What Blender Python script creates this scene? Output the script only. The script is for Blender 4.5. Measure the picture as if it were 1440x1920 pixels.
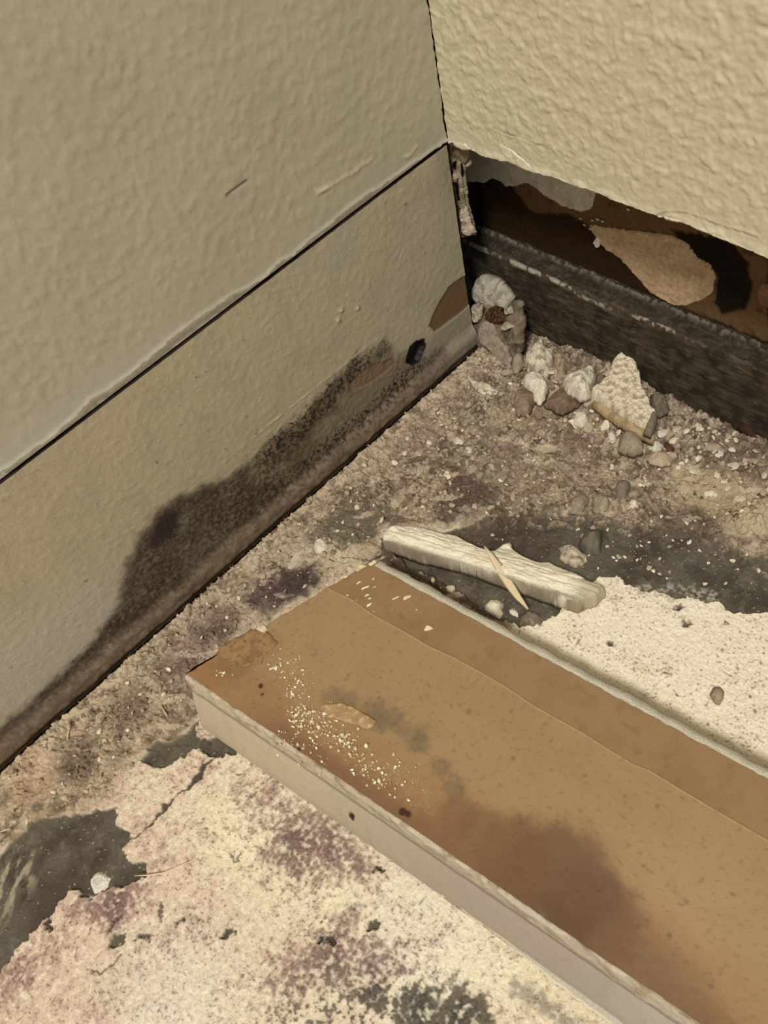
import bpy, bmesh, math, random
import numpy as np

S = bpy.context.scene
COL = S.collection
for o in list(bpy.data.objects):
    bpy.data.objects.remove(o)

# ------------------------------------------------------------------ camera
CAM = np.array([0.16798, -0.15415, 0.21328])
ROT = np.array([[0.68236242, -0.50793970, 0.52571740],
                [0.70321342, 0.65254632, -0.28226617],
                [-0.19968076, 0.56229936, 0.80246310]])
FPX = 1442.0
from mathutils import Matrix, Vector
cd = bpy.data.cameras.new('camera')
cam = bpy.data.objects.new('camera', cd)
COL.objects.link(cam)
M4 = Matrix([list(ROT[i]) + [CAM[i]] for i in range(3)] + [[0, 0, 0, 1]])
cam.matrix_world = M4
cd.sensor_fit = 'HORIZONTAL'
cd.sensor_width = 36.0
cd.lens = 36.0 * FPX / 1440.0
cd.clip_start = 0.005
cd.dof.use_dof = True
cd.dof.focus_distance = 0.262
cd.dof.aperture_fstop = 60.0
S.camera = cam

# ------------------------------------------------------------------ world, lights, exposure
W = bpy.data.worlds.new('world'); S.world = W
W.use_nodes = True
bg = W.node_tree.nodes['Background']
bg.inputs[0].default_value = (1.0, 0.98, 0.97, 1)
bg.inputs[1].default_value = 0.42


def area(name, loc, target, size, power, color):
    l = bpy.data.lights.new(name, 'AREA'); l.shape = 'DISK'; l.size = size
    l.energy = power; l.color = color
    o = bpy.data.objects.new(name, l); COL.objects.link(o)
    o.location = loc
    o.rotation_euler = (Vector(target) - Vector(loc)).to_track_quat('-Z', 'Y').to_euler()
    return o


area('ceiling_lamp', (0.60, -0.90, 1.60), (0.08, -0.08, 0), 0.30, 28.0, (1.0, 0.97, 0.93))
S.view_settings.view_transform = 'Standard'
S.view_settings.look = 'None'
S.view_settings.gamma = 1.0
S.view_settings.use_curve_mapping = False
S.view_settings.exposure = 0.0

# ------------------------------------------------------------------ helpers
H = 0.084           # height of the saw cut above the floor
TB = 0.0165         # thickness of the cut board
PZ = 0.0317         # top of the wooden bottom plate
PY = 0.016          # its front face
BY = 0.0265         # the panel behind it


def at(px, py, ax, val):
    """the point of the plane (axis ax = val) that stands at a place of the photograph"""
    d = ROT @ np.array([(px - 720) / FPX, -(py - 960) / FPX, -1.0])
    t = (val - CAM[ax]) / d[ax]
    return CAM + t * d


AX = {0: (1, 2), 1: (0, 2), 2: (0, 1)}


def PP(pts, ax=2, val=0.0):
    a, b = AX[ax]
    return np.array([[at(x, y, ax, val)[a], at(x, y, ax, val)[b]] for x, y in pts])


def lin(c):
    c = np.array(c, float) / 255.0
    g = c @ np.array([0.30, 0.59, 0.11])
    c = g + (c - g) * 0.84                  # every base colour pulled a little towards grey
    return np.where(c <= 0.04045, c / 12.92, ((c + 0.055) / 1.055) ** 2.4)


def sm(a, b, x):
    t = np.clip((x - a) / (b - a), 0, 1)
    return t * t * (3 - 2 * t)


_tab = {}


def perlin(x, y, s, seed=0):
    if seed not in _tab:
        r = np.random.RandomState(seed + 11)
        a = r.rand(256, 256) * 2 * np.pi
        _tab[seed] = (np.cos(a).astype(np.float32), np.sin(a).astype(np.float32))
    gx, gy = _tab[seed]
    x = np.asarray(x, np.float64) / s + 91.7; y = np.asarray(y, np.float64) / s + 57.3
    xi = np.floor(x).astype(np.int64); yi = np.floor(y).astype(np.int64)
    fx = (x - xi).astype(np.float32); fy = (y - yi).astype(np.float32)
    u = fx * fx * fx * (fx * (fx * 6 - 15) + 10); v = fy * fy * fy * (fy * (fy * 6 - 15) + 10)
    x0 = xi & 255; x1 = (xi + 1) & 255; y0 = yi & 255; y1 = (yi + 1) & 255
    n00 = gx[x0, y0] * fx + gy[x0, y0] * fy
    n10 = gx[x1, y0] * (fx - 1) + gy[x1, y0] * fy
    n01 = gx[x0, y1] * fx + gy[x0, y1] * (fy - 1)
    n11 = gx[x1, y1] * (fx - 1) + gy[x1, y1] * (fy - 1)
    a = n00 + u * (n10 - n00); b = n01 + u * (n11 - n01)
    return (a + v * (b - a)) * 1.45


def fbm(x, y, s, seed=0, o=4, g=0.5):
    r = 0; a = 1; t = 0
    for i in range(o):
        r = r + a * perlin(x, y, s, seed + i); t += a * 0.7; a *= g; s *= 0.5
    return r / t


def worley(x, y, s, seed=0):
    r = np.random.RandomState(seed + 401)
    jx = r.rand(256, 256).astype(np.float32); jy = r.rand(256, 256).astype(np.float32); jv = r.rand(256, 256).astype(np.float32)
    x = np.asarray(x) / s + 71.3; y = np.asarray(y) / s + 43.9
    xi = np.floor(x).astype(np.int64); yi = np.floor(y).astype(np.int64)
    fx = (x - xi).astype(np.float32); fy = (y - yi).astype(np.float32)
    f1 = np.full(x.shape, 9, np.float32); f2 = f1.copy(); cv = np.zeros(x.shape, np.float32)
    for i in (-1, 0, 1):
        for j in (-1, 0, 1):
            a = (xi + i) & 255; b = (yi + j) & 255
            d = (i + jx[a, b] - fx) ** 2 + (j + jy[a, b] - fy) ** 2
            n = d < f1
            f2 = np.where(n, f1, np.minimum(f2, d))
            cv = np.where(n, jv[a, b], cv)
            f1 = np.where(n, d, f1)
    return np.sqrt(f1), np.sqrt(f2), cv


def sdf(x, y, poly, reach=0.02):
    """signed distance to a closed polygon, negative inside; exact only within reach"""
    poly = np.asarray(poly)
    out = np.full(x.shape, reach, np.float32)
    lo = poly.min(0) - reach; hi = poly.max(0) + reach
    m = (x > lo[0]) & (x < hi[0]) & (y > lo[1]) & (y < hi[1])
    X = x[m]; Y = y[m]
    if X.size == 0:
        return out
    d = np.full(X.shape, 1e9); ins = np.zeros(X.shape, bool)
    n = len(poly)
    for i in range(n):
        ax, ay = poly[i]; bx, by = poly[(i + 1) % n]
        ex, ey = bx - ax, by - ay
        t = np.clip(((X - ax) * ex + (Y - ay) * ey) / (ex * ex + ey * ey + 1e-18), 0, 1)
        d = np.minimum(d, (X - ax - t * ex) ** 2 + (Y - ay - t * ey) ** 2)
        if by != ay:
            c = ((ay > Y) != (by > Y)) & (X < (bx - ax) * (Y - ay) / (by - ay) + ax)
            ins ^= c
    d = np.sqrt(d)
    out[m] = np.where(ins, -d, d)
    return out


def ldist(x, y, pl, reach=0.02):
    """distance to an open polyline"""
    pl = np.asarray(pl); out = np.full(x.shape, reach, np.float32)
    lo = pl.min(0) - reach; hi = pl.max(0) + reach
    m = (x > lo[0]) & (x < hi[0]) & (y > lo[1]) & (y < hi[1])
    X = x[m]; Y = y[m]; d = np.full(X.shape, 1e9)
    for i in range(len(pl) - 1):
        ax, ay = pl[i]; bx, by = pl[i + 1]; ex, ey = bx - ax, by - ay
        t = np.clip(((X - ax) * ex + (Y - ay) * ey) / (ex * ex + ey * ey + 1e-18), 0, 1)
        d = np.minimum(d, (X - ax - t * ex) ** 2 + (Y - ay - t * ey) ** 2)
    out[m] = np.sqrt(d)
    return out


def blob(x, y, c, r, ang=0.0, asp=1.0):
    dx = x - c[0]; dy = y - c[1]; ca, sa = math.cos(ang), math.sin(ang)
    u = (dx * ca + dy * sa) / r; v = (-dx * sa + dy * ca) / (r * asp)
    return np.exp(-(u * u + v * v))


def mix(c, k, m):
    k = lin(k)[None, :] if not isinstance(k, np.ndarray) else k
    m = np.clip(m, 0, 1)[:, None]
    return c * (1 - m) + k * m


def axis(a, b, s, lo=None, hi=None):
    """even spacing between a and b, growing steps beyond towards lo and hi"""
    r = list(np.arange(a, b + s * 0.5, s))
    if hi is not None:
        st = s * 7; v = r[-1]; k = 0
        while v < hi:
            v += st; k += 1; st *= 1.3 if k > 25 else 1.0; r.append(min(v, hi))
    if lo is not None:
        st = s * 7; v = r[0]; k = 0
        while v > lo:
            v -= st; k += 1; st *= 1.3 if k > 25 else 1.0; r.insert(0, max(v, lo))
    return np.array(r)


def tag(o, label=None, cat=None, group=None, kind=None):
    if label: o['label'] = label
    if cat: o['category'] = cat
    if group: o['group'] = group
    if kind: o['kind'] = kind
    return o


def empty(name, loc=(0, 0, 0)):
    o = bpy.data.objects.new(name, None); COL.objects.link(o)
    o.location = loc; o.empty_display_size = 0.01
    return o


def meshobj(name, V, F, mat=None, col=None, parent=None, smooth=True):
    """V (n,3); F (m,4) or (m,3) array or list of arrays"""
    me = bpy.data.meshes.new(name)
    V = np.asarray(V, np.float32)
    if not isinstance(F, list): F = [F]
    F = [np.asarray(f, np.int32) for f in F if len(f)]
    me.vertices.add(len(V)); me.vertices.foreach_set('co', V.ravel())
    nl = sum(f.size for f in F); nf = sum(len(f) for f in F)
    me.loops.add(nl); me.loops.foreach_set('vertex_index', np.concatenate([f.ravel() for f in F]))
    me.polygons.add(nf)
    tot = np.concatenate([np.full(len(f), f.shape[1], np.int32) for f in F])
    st = np.concatenate([[0], np.cumsum(tot)[:-1]]).astype(np.int32)
    me.polygons.foreach_set('loop_start', st)
    me.polygons.foreach_set('loop_total', tot)
    if smooth: me.polygons.foreach_set('use_smooth', np.ones(nf, bool))
    me.update(calc_edges=True); me.validate()
    if col is not None and len(me.vertices) == len(V):
        a = me.color_attributes.new('Col', 'FLOAT_COLOR', 'POINT')
        c = np.ones((len(V), 4), np.float32); c[:, :3] = np.clip(col, 0, 1)
        a.data.foreach_set('color', c.ravel())
    o = bpy.data.objects.new(name, me); COL.objects.link(o)
    if mat: me.materials.append(mat)
    if parent: o.parent = parent
    return o


def gridfaces(nu, nv):
    i = np.arange(nu * nv).reshape(nu, nv)
    return np.stack([i[:-1, :-1], i[1:, :-1], i[1:, 1:], i[:-1, 1:]], -1).reshape(-1, 4)


def slab(name, G, off, mat, col, parent=None, flip=False, smooth=True, edge=None):
    """G (nu,nv,3) face grid; the same outline offset by off closes it to a solid"""
    nu, nv = G.shape[:2]
    V = G.reshape(-1, 3); F = gridfaces(nu, nv)
    idx = np.arange(nu * nv).reshape(nu, nv)
    ring = np.concatenate([idx[:-1, 0], idx[-1, :-1], idx[:0:-1, -1], idx[0, :0:-1]])
    B = V[ring] + np.asarray(off)[None]
    n = len(ring); b0 = len(V)
    R0 = V[ring].copy()                      # doubled so that the edge stays crisp
    r0 = b0; b0 = b0 + n
    q = np.arange(n); q1 = (q + 1) % n
    side = np.stack([r0 + q, b0 + q, b0 + q1, r0 + q1], -1)
    corners = np.array([[0, nu - 1, nu - 1 + nv - 1, 2 * (nu - 1) + nv - 1]]) + b0
    Vt = np.concatenate([V, R0, B])
    ce = col[ring] if edge is None else np.tile(lin(edge), (n, 1))
    ct = np.concatenate([col, ce, ce]) if col is not None else None
    FF = [F, side, corners[:, ::-1]]
    if flip: FF = [f[:, ::-1] for f in FF]
    return meshobj(name, Vt, FF, mat, ct, parent, smooth)


def matte(name, color=None, rough=0.85, bump=0.4, bscale=1500.0, dist=0.0002, var=0.25, vscale=2500.0, spec=0.3,
          b2=None, stretch=None):
    m = bpy.data.materials.new(name); m.use_nodes = True
    nt = m.node_tree; N = nt.nodes; L = nt.links
    p = N['Principled BSDF']
    p.inputs['Roughness'].default_value = rough
    p.inputs['Specular IOR Level'].default_value = spec
    tc = N.new('ShaderNodeTexCoord'); src = tc.outputs['Object']
    if stretch:
        mp = N.new('ShaderNodeMapping'); mp.inputs['Scale'].default_value = stretch
        L.new(src, mp.inputs['Vector']); src = mp.outputs['Vector']
    n1 = N.new('ShaderNodeTexNoise'); n1.inputs['Scale'].default_value = vscale
    n1.inputs['Detail'].default_value = 4; n1.inputs['Roughness'].default_value = 0.65
    L.new(src, n1.inputs['Vector'])
    mr = N.new('ShaderNodeMapRange'); mr.inputs['From Min'].default_value = 0.3; mr.inputs['From Max'].default_value = 0.7
    mr.inputs['To Min'].default_value = 1 - var; mr.inputs['To Max'].default_value = 1 + var
    L.new(n1.outputs['Fac'], mr.inputs['Value'])
    vm = N.new('ShaderNodeVectorMath'); vm.operation = 'SCALE'
    if color is None:
        at_ = N.new('ShaderNodeVertexColor'); at_.layer_name = 'Col'
        L.new(at_.outputs['Color'], vm.inputs[0])
    else:
        vm.inputs[0].default_value = tuple(lin(color))
    L.new(mr.outputs[0], vm.inputs['Scale'])
    L.new(vm.outputs[0], p.inputs['Base Color'])
    n2 = N.new('ShaderNodeTexNoise'); n2.inputs['Scale'].default_value = bscale
    n2.inputs['Detail'].default_value = 5; n2.inputs['Roughness'].default_value = 0.6
    L.new(src, n2.inputs['Vector'])
    bp = N.new('ShaderNodeBump'); bp.inputs['Strength'].default_value = bump
    bp.inputs['Distance'].default_value = dist
    L.new(n2.outputs['Fac'], bp.inputs['Height'])
    L.new(bp.outputs[0], p.inputs['Normal'])
    return m


M_floor = matte('old_floor_coating', rough=0.88, bump=0.75, bscale=1100, dist=0.0006, var=0.16, vscale=1500, spec=0.2)
M_paint = matte('textured_wall_paint', rough=0.42, bump=0.35, bscale=900, dist=0.00018, var=0.04, vscale=500, spec=0.38)
M_strip = matte('mouldy_wall_paint', rough=0.55, bump=0.4, bscale=1300, dist=0.0002, var=0.16, vscale=2600, spec=0.3)
M_paper = matte('kraft_paper', rough=0.8, bump=0.25, bscale=2500, dist=0.0001, var=0.07, vscale=1800, spec=0.2)
M_gyp = matte('gypsum', rough=0.95, bump=0.8, bscale=1700, dist=0.0006, var=0.13, vscale=2200, spec=0.1)
M_wood = matte('blackened_wood', rough=0.9, bump=0.5, bscale=700, dist=0.0004, var=0.22, vscale=900, spec=0.15, stretch=(0.22, 1.6, 1.6))
M_cav = matte('cavity_paper', rough=0.95, bump=0.3, bscale=900, dist=0.0004, var=0.18, vscale=900, spec=0.05)
M_dark = matte('dark_backing_wood', (46, 34, 24), rough=0.95, bump=0.5, bscale=300, dist=0.0005, var=0.3, vscale=500, spec=0.05)

# ------------------------------------------------------------------ floor
fx_ = axis(-0.0006, 0.194, 0.00028, lo=-0.018, hi=1.3)
fy_ = axis(-0.256, 0.0165, 0.00029, lo=-1.6, hi=0.09)
gx, gy = np.meshgrid(fx_, fy_, indexing='ij')
X = gx.ravel(); Y = gy.ravel()

n_a = fbm(X, Y, 0.012, 1, 4); n_b = fbm(X, Y, 0.004, 5, 4); n_c = fbm(X, Y, 0.0016, 9, 3)
n_d = fbm(X, Y, 0.03, 13, 3); n_e = fbm(X, Y, 0.0008, 17, 2)
wx = X + 0.0011 * n_b + 0.0004 * n_c; wy = Y + 0.0004 * n_e + 0.0011 * fbm(X, Y, 0.004, 25, 4)

FL = lambda *pts: PP(pts, 2, 0.0)
slate_left = FL((-120, 1680), (0, 1602), (60, 1540), (150, 1526), (220, 1512), (220, 1550), (246, 1570), (228, 1592), (240, 1612),
                (276, 1620), (272, 1641), (250, 1658), (220, 1663), (165, 1678), (130, 1666), (115, 1690), (95, 1712),
                (65, 1742), (30, 1776), (0, 1822), (-100, 1950))
slate_mid = FL((264, 1425), (277, 1415), (276, 1403), (294, 1392), (318, 1392), (350, 1377), (364, 1357), (372, 1350),
               (369, 1380), (388, 1389), (405, 1384), (440, 1392), (440, 1414), (388, 1420), (376, 1404), (364, 1402),
               (350, 1412), (318, 1430), (303, 1440), (287, 1437))
slate_right = FL((800, 1010), (900, 975), (1000, 955), (1110, 968), (1250, 985), (1440, 1040), (1600, 1090), (1600, 1160),
                 (1440, 1148), (1365, 1146), (1342, 1127), (1275, 1120), (1226, 1109), (1185, 1101), (1159, 1081), (1125, 1079),
                 (1105, 1100), (1070, 1120), (1045, 1152), (1020, 1167), (975, 1174), (935, 1165), (860, 1110), (760, 1060), (710, 1010))
smalls = [FL((250, 1762), (262, 1752), (284, 1752), (282, 1762), (262, 1766)), FL((203, 1772), (214, 1752), (232, 1750), (226, 1768), (206, 1776)),
          FL((412, 1756), (424, 1742), (440, 1742), (436, 1754), (418, 1760)), FL((326, 1730), (346, 1722), (352, 1726), (334, 1736)),
          FL((98, 1742), (90, 1720), (78, 1735), (88, 1748)), FL((146, 1680), (156, 1668), (170, 1678), (158, 1692)),
          FL((684, 1742), (692, 1722), (712, 1730), (706, 1744)), FL((610, 1770), (612, 1756), (628, 1758), (626, 1770)),
          FL((594, 1768), (598, 1758), (606, 1762), (602, 1770)), FL((700, 1636), (704, 1625), (720, 1630), (716, 1640)),
          FL((1282, 1172), (1286, 1164), (1296, 1168), (1290, 1173)), FL((1240, 1265), (1246, 1260), (1252, 1268), (1244, 1268)),
          FL((1134, 1204), (1144, 1200), (1157, 1206), (1148, 1210)), FL((1262, 1140), (1272, 1130), (1280, 1134), (1270, 1142))]
d_slate = np.minimum(np.minimum(sdf(wx, wy, slate_left), sdf(wx, wy, slate_mid)), sdf(wx, wy, slate_right))
d_small = np.full(X.shape, 0.02, np.float32)
for p in smalls:
    d_small = np.minimum(d_small, sdf(wx, wy, p, 0.006))
d_small = d_small + 0.0005 * n_c + 0.0003 * n_e
d_slate = np.minimum(d_slate, d_small)
crack_l = FL((398, 1422), (382, 1436), (374, 1455), (352, 1474), (330, 1492), (310, 1512), (280, 1550), (246, 1572), (232, 1590))
d_crack = ldist(wx, wy, crack_l, 0.01)
cr_w = 0.00012 + 0.0011 * blob(X, Y, at(374, 1456, 2, 0)[:2], 0.0035) + 0.0006 * blob(X, Y, at(310, 1513, 2, 0)[:2], 0.002)
m_crack = sm(0.00022, 0.0, d_crack - cr_w)
cracks2 = [FL((452, 1600 - 0), (440, 1612), (430, 1605)), FL((226, 1788), (216, 1806), (190, 1822), (168, 1824)),
           FL((300, 1690), (305, 1702), (298, 1725)), FL((228, 1716), (214, 1730), (208, 1745)), FL((440, 1450), (452, 1452)),
           FL((760, 1430 - 300), (770, 1150)), FL((1170, 1090), (1200, 1102), (1240, 1112)), FL((640, 1045), (700, 1052), (716, 1036)),
           FL((610, 1020), (650, 1028), (662, 1018))]
for c_ in cracks2:
    m_crack = np.maximum(m_crack, 0.8 * sm(0.00045, 0.0001, ldist(wx, wy, c_, 0.004)))

rub = FL((-150, 1660), (0, 1590), (110, 1540), (215, 1505), (235, 1455), (265, 1420), (330, 1385), (375, 1345), (430, 1200), (700, 1055), (720, 1000),
         (830, 985), (960, 962), (1110, 960), (1250, 975), (1440, 1035), (1650, 1100), (2000, 900), (1440, 600), (900, 500), (500, 800), (-150, 1400))
d_rub = sdf(X, Y, rub, 0.03)
d_rub = d_rub - 0.007 * sm(0.05, 0.07, X) * sm(-0.10, -0.08, Y)
m_rub = sm(0.004, -0.004, d_rub + 0.006 * n_a + 0.003 * n_b)
m_slate = sm(0.00025, -0.00025, d_slate + 0.0002 * n_c)
m_rub = np.maximum(m_rub, sm(0.0004, -0.0006, sdf(wx, wy, slate_right, 0.02)))
darkgap = FL((700, 1052), (718, 1012), (760, 1000), (900, 1050), (975, 1110), (1000, 1150), (950, 1180), (850, 1130), (780, 1095))
d_dg = sdf(wx, wy, darkgap, 0.01); m_rub = np.maximum(m_rub, sm(0.001, -0.001, d_dg))
soft = sm(-0.012, -0.002, -sdf(X, Y, slate_right, 0.02)) * 0
# upper side of the right slate fades under the rubble
up_r = FL((700, 900), (700, 1010), (800, 1000), (900, 985), (1000, 965), (1110, 975), (1250, 992), (1440, 1050), (1600, 1100), (1600, 700), (900, 700))
over = sm(0.003, -0.003, sdf(X, Y, up_r, 0.03) + 0.007 * n_b + 0.003 * n_c)
m_slate = m_slate * (1 - over)

# heights
f1, f2, cv = worley(X + 0.0006 * n_c, Y + 0.0006 * n_e, 0.0022, 3)
g1, g2, gv = worley(X, Y + 0.0004 * n_e, 0.0010, 5)
grain = sm(0.0, 0.45, f2 - f1) * (0.4 + 0.9 * cv)
grain2 = sm(0.0, 0.5, g2 - g1) * (0.3 + gv)
Z = 0.00022 * n_b + 0.00016 * n_c + 0.0003 * n_a
Z = Z - 0.0011 * m_slate - 0.0009 * np.clip(m_crack, 0, 1)
lip = sm(0.0016, 0.0002, d_slate) * (1 - m_slate) * sm(-0.1, 0.5, n_a)
Z = Z + 0.0004 * lip * (1 - m_rub)
flaky = sm(-0.25, 0.35, n_a + 0.4 * n_d)
Z = Z + m_rub * (1 - m_slate) * (0.0009 * grain * (0.12 + 1.1 * flaky) + 0.0003 * grain2 * flaky + 0.0006 * n_b + 0.0002 * n_c + 0.0004 - 0.0005 * sm(0.09, 0.0, np.abs(perlin(X + 0.0012 * n_c, Y + 0.0012 * n_b, 0.0042, 46))))
nearwall = sm(0.020, 0.0, X) * sm(-0.26, -0.2, Y)
Z = Z + nearwall * m_rub * 0.0008 * (1 + n_a)
# heap of debris against the bottom plate
heap = sm(-0.026, 0.012, Y + 0.006 * n_a) * sm(-0.01, 0.02, X) * (1 - 0.35 * sm(0.09, 0.13, X))
heap = heap * (0.25 + 0.75 * sm(0.012, 0.034, X))
Z = Z + heap * (0.0034 + 0.0026 * n_a + 0.0014 * n_b)
gapx = 0.0030 + 0.0010 * n_a + 0.0007 * n_b
m_gap = sm(gapx + 0.0003, gapx - 0.0003, X) * sm(-0.30, -0.24, Y) * sm(0.004, -0.002, Y)
Z = Z * (1 - m_gap) - 0.0022 * m_gap
Z = np.where((X < -0.0005) | (Y > 0.03), np.minimum(Z, 0.0005), Z)

# colours
C = np.tile(lin((216, 198, 163)), (len(X), 1))
C = mix(C, (205, 178, 150), sm(-0.2, 0.5, n_a + 0.3 * n_d))
pinkreg = blob(X, Y, at(90, 1850, 2, 0)[:2], 0.035) + blob(X, Y, at(330, 1720, 2, 0)[:2], 0.03) * 0.8 + blob(X, Y, at(350, 1580, 2, 0)[:2], 0.02) * 0.6
C = mix(C, (204, 170, 148), np.clip(pinkreg, 0, 1) * (0.6 + 0.5 * n_b))
yel = blob(X, Y, at(430, 1560, 2, 0)[:2], 0.017, 0.4, 0.7) + blob(X, Y, at(600, 1650, 2, 0)[:2], 0.02, 0.2, 0.6) + 0.8 * blob(X, Y, at(880, 1780, 2, 0)[:2], 0.02, 0.4, 0.6)
C = mix(C, (232, 218, 178), yel * (0.75 + 0.4 * n_b))
whitish = blob(X, Y, at(330, 1900, 2, 0)[:2], 0.02) + blob(X, Y, at(780, 1780, 2, 0)[:2], 0.02)
C = mix(C, (222, 216, 195), whitish * (0.6 + 0.6 * n_b))
right_cream = sm(0.0, 0.006, X - 0.085 + 0.004 * n_a) * sm(-0.12, -0.11, Y)
C = mix(C, (234, 221, 192), right_cream * 0.9)
# mauve mould stains
stains = [(560, 1580, .0120, .9), (630, 1590, .011, .8), (500, 1510, .011, .65), (670, 1620, .006, .7), (440, 1470, .008, .45), (690, 1640, .006, .6), (600, 1640, .008, .5),
          (215, 1695, .0085, .9), (160, 1700, .006, .7), (265, 1680, .006, .6), (290, 1720, .006, .4), (650, 1740, .006, .7), (620, 1800, .0085, .9),
          (560, 1810, .008, .7), (530, 1850, .008, .65), (700, 1810, .008, .8), (665, 1700, .006, .5), (330, 1545, .008, .4), (260, 1545, .005, .5),
          (200, 1880, .012, .4), (60, 1800, .01, .5), (20, 1840, .008, .7), (300, 1600, .007, .45), (720, 1690, .006, .4), (760, 1800, .006, .4), (60, 1890, .01, .3)]
for px, py, r, w in stains:
    c_ = at(px, py, 2, 0)[:2]
    b_ = blob(X, Y, c_, r) * w
    mm = sm(0.22, 0.72, b_ + 0.22 * n_b + 0.16 * n_c + 0.08 * n_e) * w
    C = mix(C, (128, 90, 88), mm * (0.62 + 0.3 * sm(-0.2, 0.4, n_c + 0.6 * n_e)))
    C = mix(C, (74, 50, 54), sm(0.62, 1.0, b_ + 0.22 * n_b + 0.25 * n_c) * 0.8)
C = mix(C, (150, 112, 100), sm(0.0, 0.6, n_b + 0.3 * n_c + 0.4 * n_a) * 0.33 * (1 - right_cream) * sm(-0.35, 0.25, n_a))
C = mix(C, (110, 84, 76), sm(0.45, 0.75, n_c + 0.5 * n_e + 0.3 * n_a) * 0.6 * (1 - right_cream))
rg3 = np.abs(perlin(X + 0.002 * n_b, Y + 0.002 * n_a, 0.011, 57))
C = mix(C, (140, 112, 92), sm(0.018, 0.0, rg3) * sm(0.0, 0.4, n_b) * 0.7 * (1 - right_cream))
# green-black speckle at the bottom
spk_p = FL((470, 1960), (520, 1860), (640, 1830), (700, 1800), (790, 1830), (900, 1890), (960, 1960))
d_spk = sdf(X, Y, spk_p, 0.02)
spk = sm(0.006, -0.006, d_spk) * sm(0.05, 0.32, n_c + 0.35 * n_b + 0.35 * n_e)
C = mix(C, (82, 84, 70), spk * 0.9)
for px, py, r in [(830, 1905, .0085), (770, 1895, .006), (880, 1915, .006), (700, 1870, .004)]:
    C = mix(C, (58, 60, 50), sm(0.35, 0.7, blob(X, Y, at(px, py, 2, 0)[:2], r) + 0.35 * n_b + 0.3 * n_c) * 0.85)
edge_p = FL((960, 1830), (1010, 1860), (1090, 1915), (1060, 1930), (960, 1860))
C = mix(C, (120, 118, 104), sm(0.001, -0.001, sdf(wx, wy, edge_p, 0.006)) * 0.7)
# black specks on the right cream zone
h1, h2, hv = worley(X, Y + 0.3 * X, 0.0030, 21)
dens = sm(0.08, 0.16, X) * 0.35 + 0.25
sp = sm(0.05 + 0.16 * hv ** 3, 0.02 + 0.09 * hv ** 3, h1) * (hv > 0.45) * right_cream
C = mix(C, (70, 58, 44), sp * (0.6 + 0.4 * n_c) * (0.25 + 0.75 * sm(0.1, 0.4, n_a + 0.7 * sm(0.12, 0.15, X))))
C = mix(C, (196, 170, 120), right_cream * 0.5 * sm(0.25, 0.6, n_b) * sm(0.1, 0.5, n_a))
C = mix(C, (70, 58, 48), sm(0.50, 0.60, n_e + 0.3 * n_b + 0.25 * n_a) * 0.6 * (1 - m_rub))
C = mix(C, (176, 150, 124), sm(0.05, 0.55, n_c + 0.5 * n_b) * 0.24 * (1 - right_cream))
C = mix(C, (236, 224, 196), sm(-0.1, -0.6, n_c + 0.4 * n_b) * 0.45)
edge_st = ldist(wx, wy, FL((1130, 1095), (1200, 1110), (1275, 1125), (1250, 1140)), 0.01)
C = mix(C, (160, 112, 74), sm(0.002, 0, edge_st) * sm(0, 0.4, n_c + 0.3 * n_b) * 0.6)
# crumbly zone
R_ = np.tile(lin((158, 138, 108)), (len(X), 1))
R_ = mix(R_, (116, 98, 74), sm(-0.3, 0.4, n_b))
R_ = mix(R_, (98, 82, 60), sm(0.0, 0.5, fbm(X, Y, 0.022, 44, 3) + 0.2 * n_b) * 0.6)
R_ = mix(R_, (190, 168, 134), sm(0.15, 0.6, n_a + 0.3 * n_c) * 0.8)
R_ = mix(R_, (178, 158, 134), (cv > 0.62) * 0.55 * sm(0.05, 0.3, f2 - f1))
R_ = mix(R_, (84, 68, 52), (cv < 0.2) * 0.5)
R_ = mix(R_, (200, 180, 150), (gv > 0.8) * 0.6 * sm(0.05, 0.3, g2 - g1))
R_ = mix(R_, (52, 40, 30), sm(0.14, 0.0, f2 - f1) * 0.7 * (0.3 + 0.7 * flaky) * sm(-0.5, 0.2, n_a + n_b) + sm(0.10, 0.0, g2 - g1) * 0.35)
R_ = mix(R_, (206, 188, 156), sm(0.25, 0.6, n_c + 0.4 * n_b) * 0.5)
R_ = mix(R_, (70, 54, 42), sm(0.3, 0.65, fbm(X, Y, 0.0030, 45, 4)) * 0.6)
R_ = mix(R_, (158, 124, 108), sm(0.1, 0.5, fbm(X, Y, 0.018, 41, 3)) * 0.35)
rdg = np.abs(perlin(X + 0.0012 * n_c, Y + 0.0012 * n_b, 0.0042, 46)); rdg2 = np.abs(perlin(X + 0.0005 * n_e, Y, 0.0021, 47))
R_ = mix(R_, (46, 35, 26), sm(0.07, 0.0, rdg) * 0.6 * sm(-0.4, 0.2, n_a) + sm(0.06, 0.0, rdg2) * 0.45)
R_ = mix(R_, (104, 86, 64), sm(0.0, 0.5, fbm(X, Y, 0.009, 48, 3)) * 0.55)
R_ = mix(R_, (202, 182, 150), sm(0.2, 0.55, fbm(X, Y, 0.006, 49, 4)) * 0.5)
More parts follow.
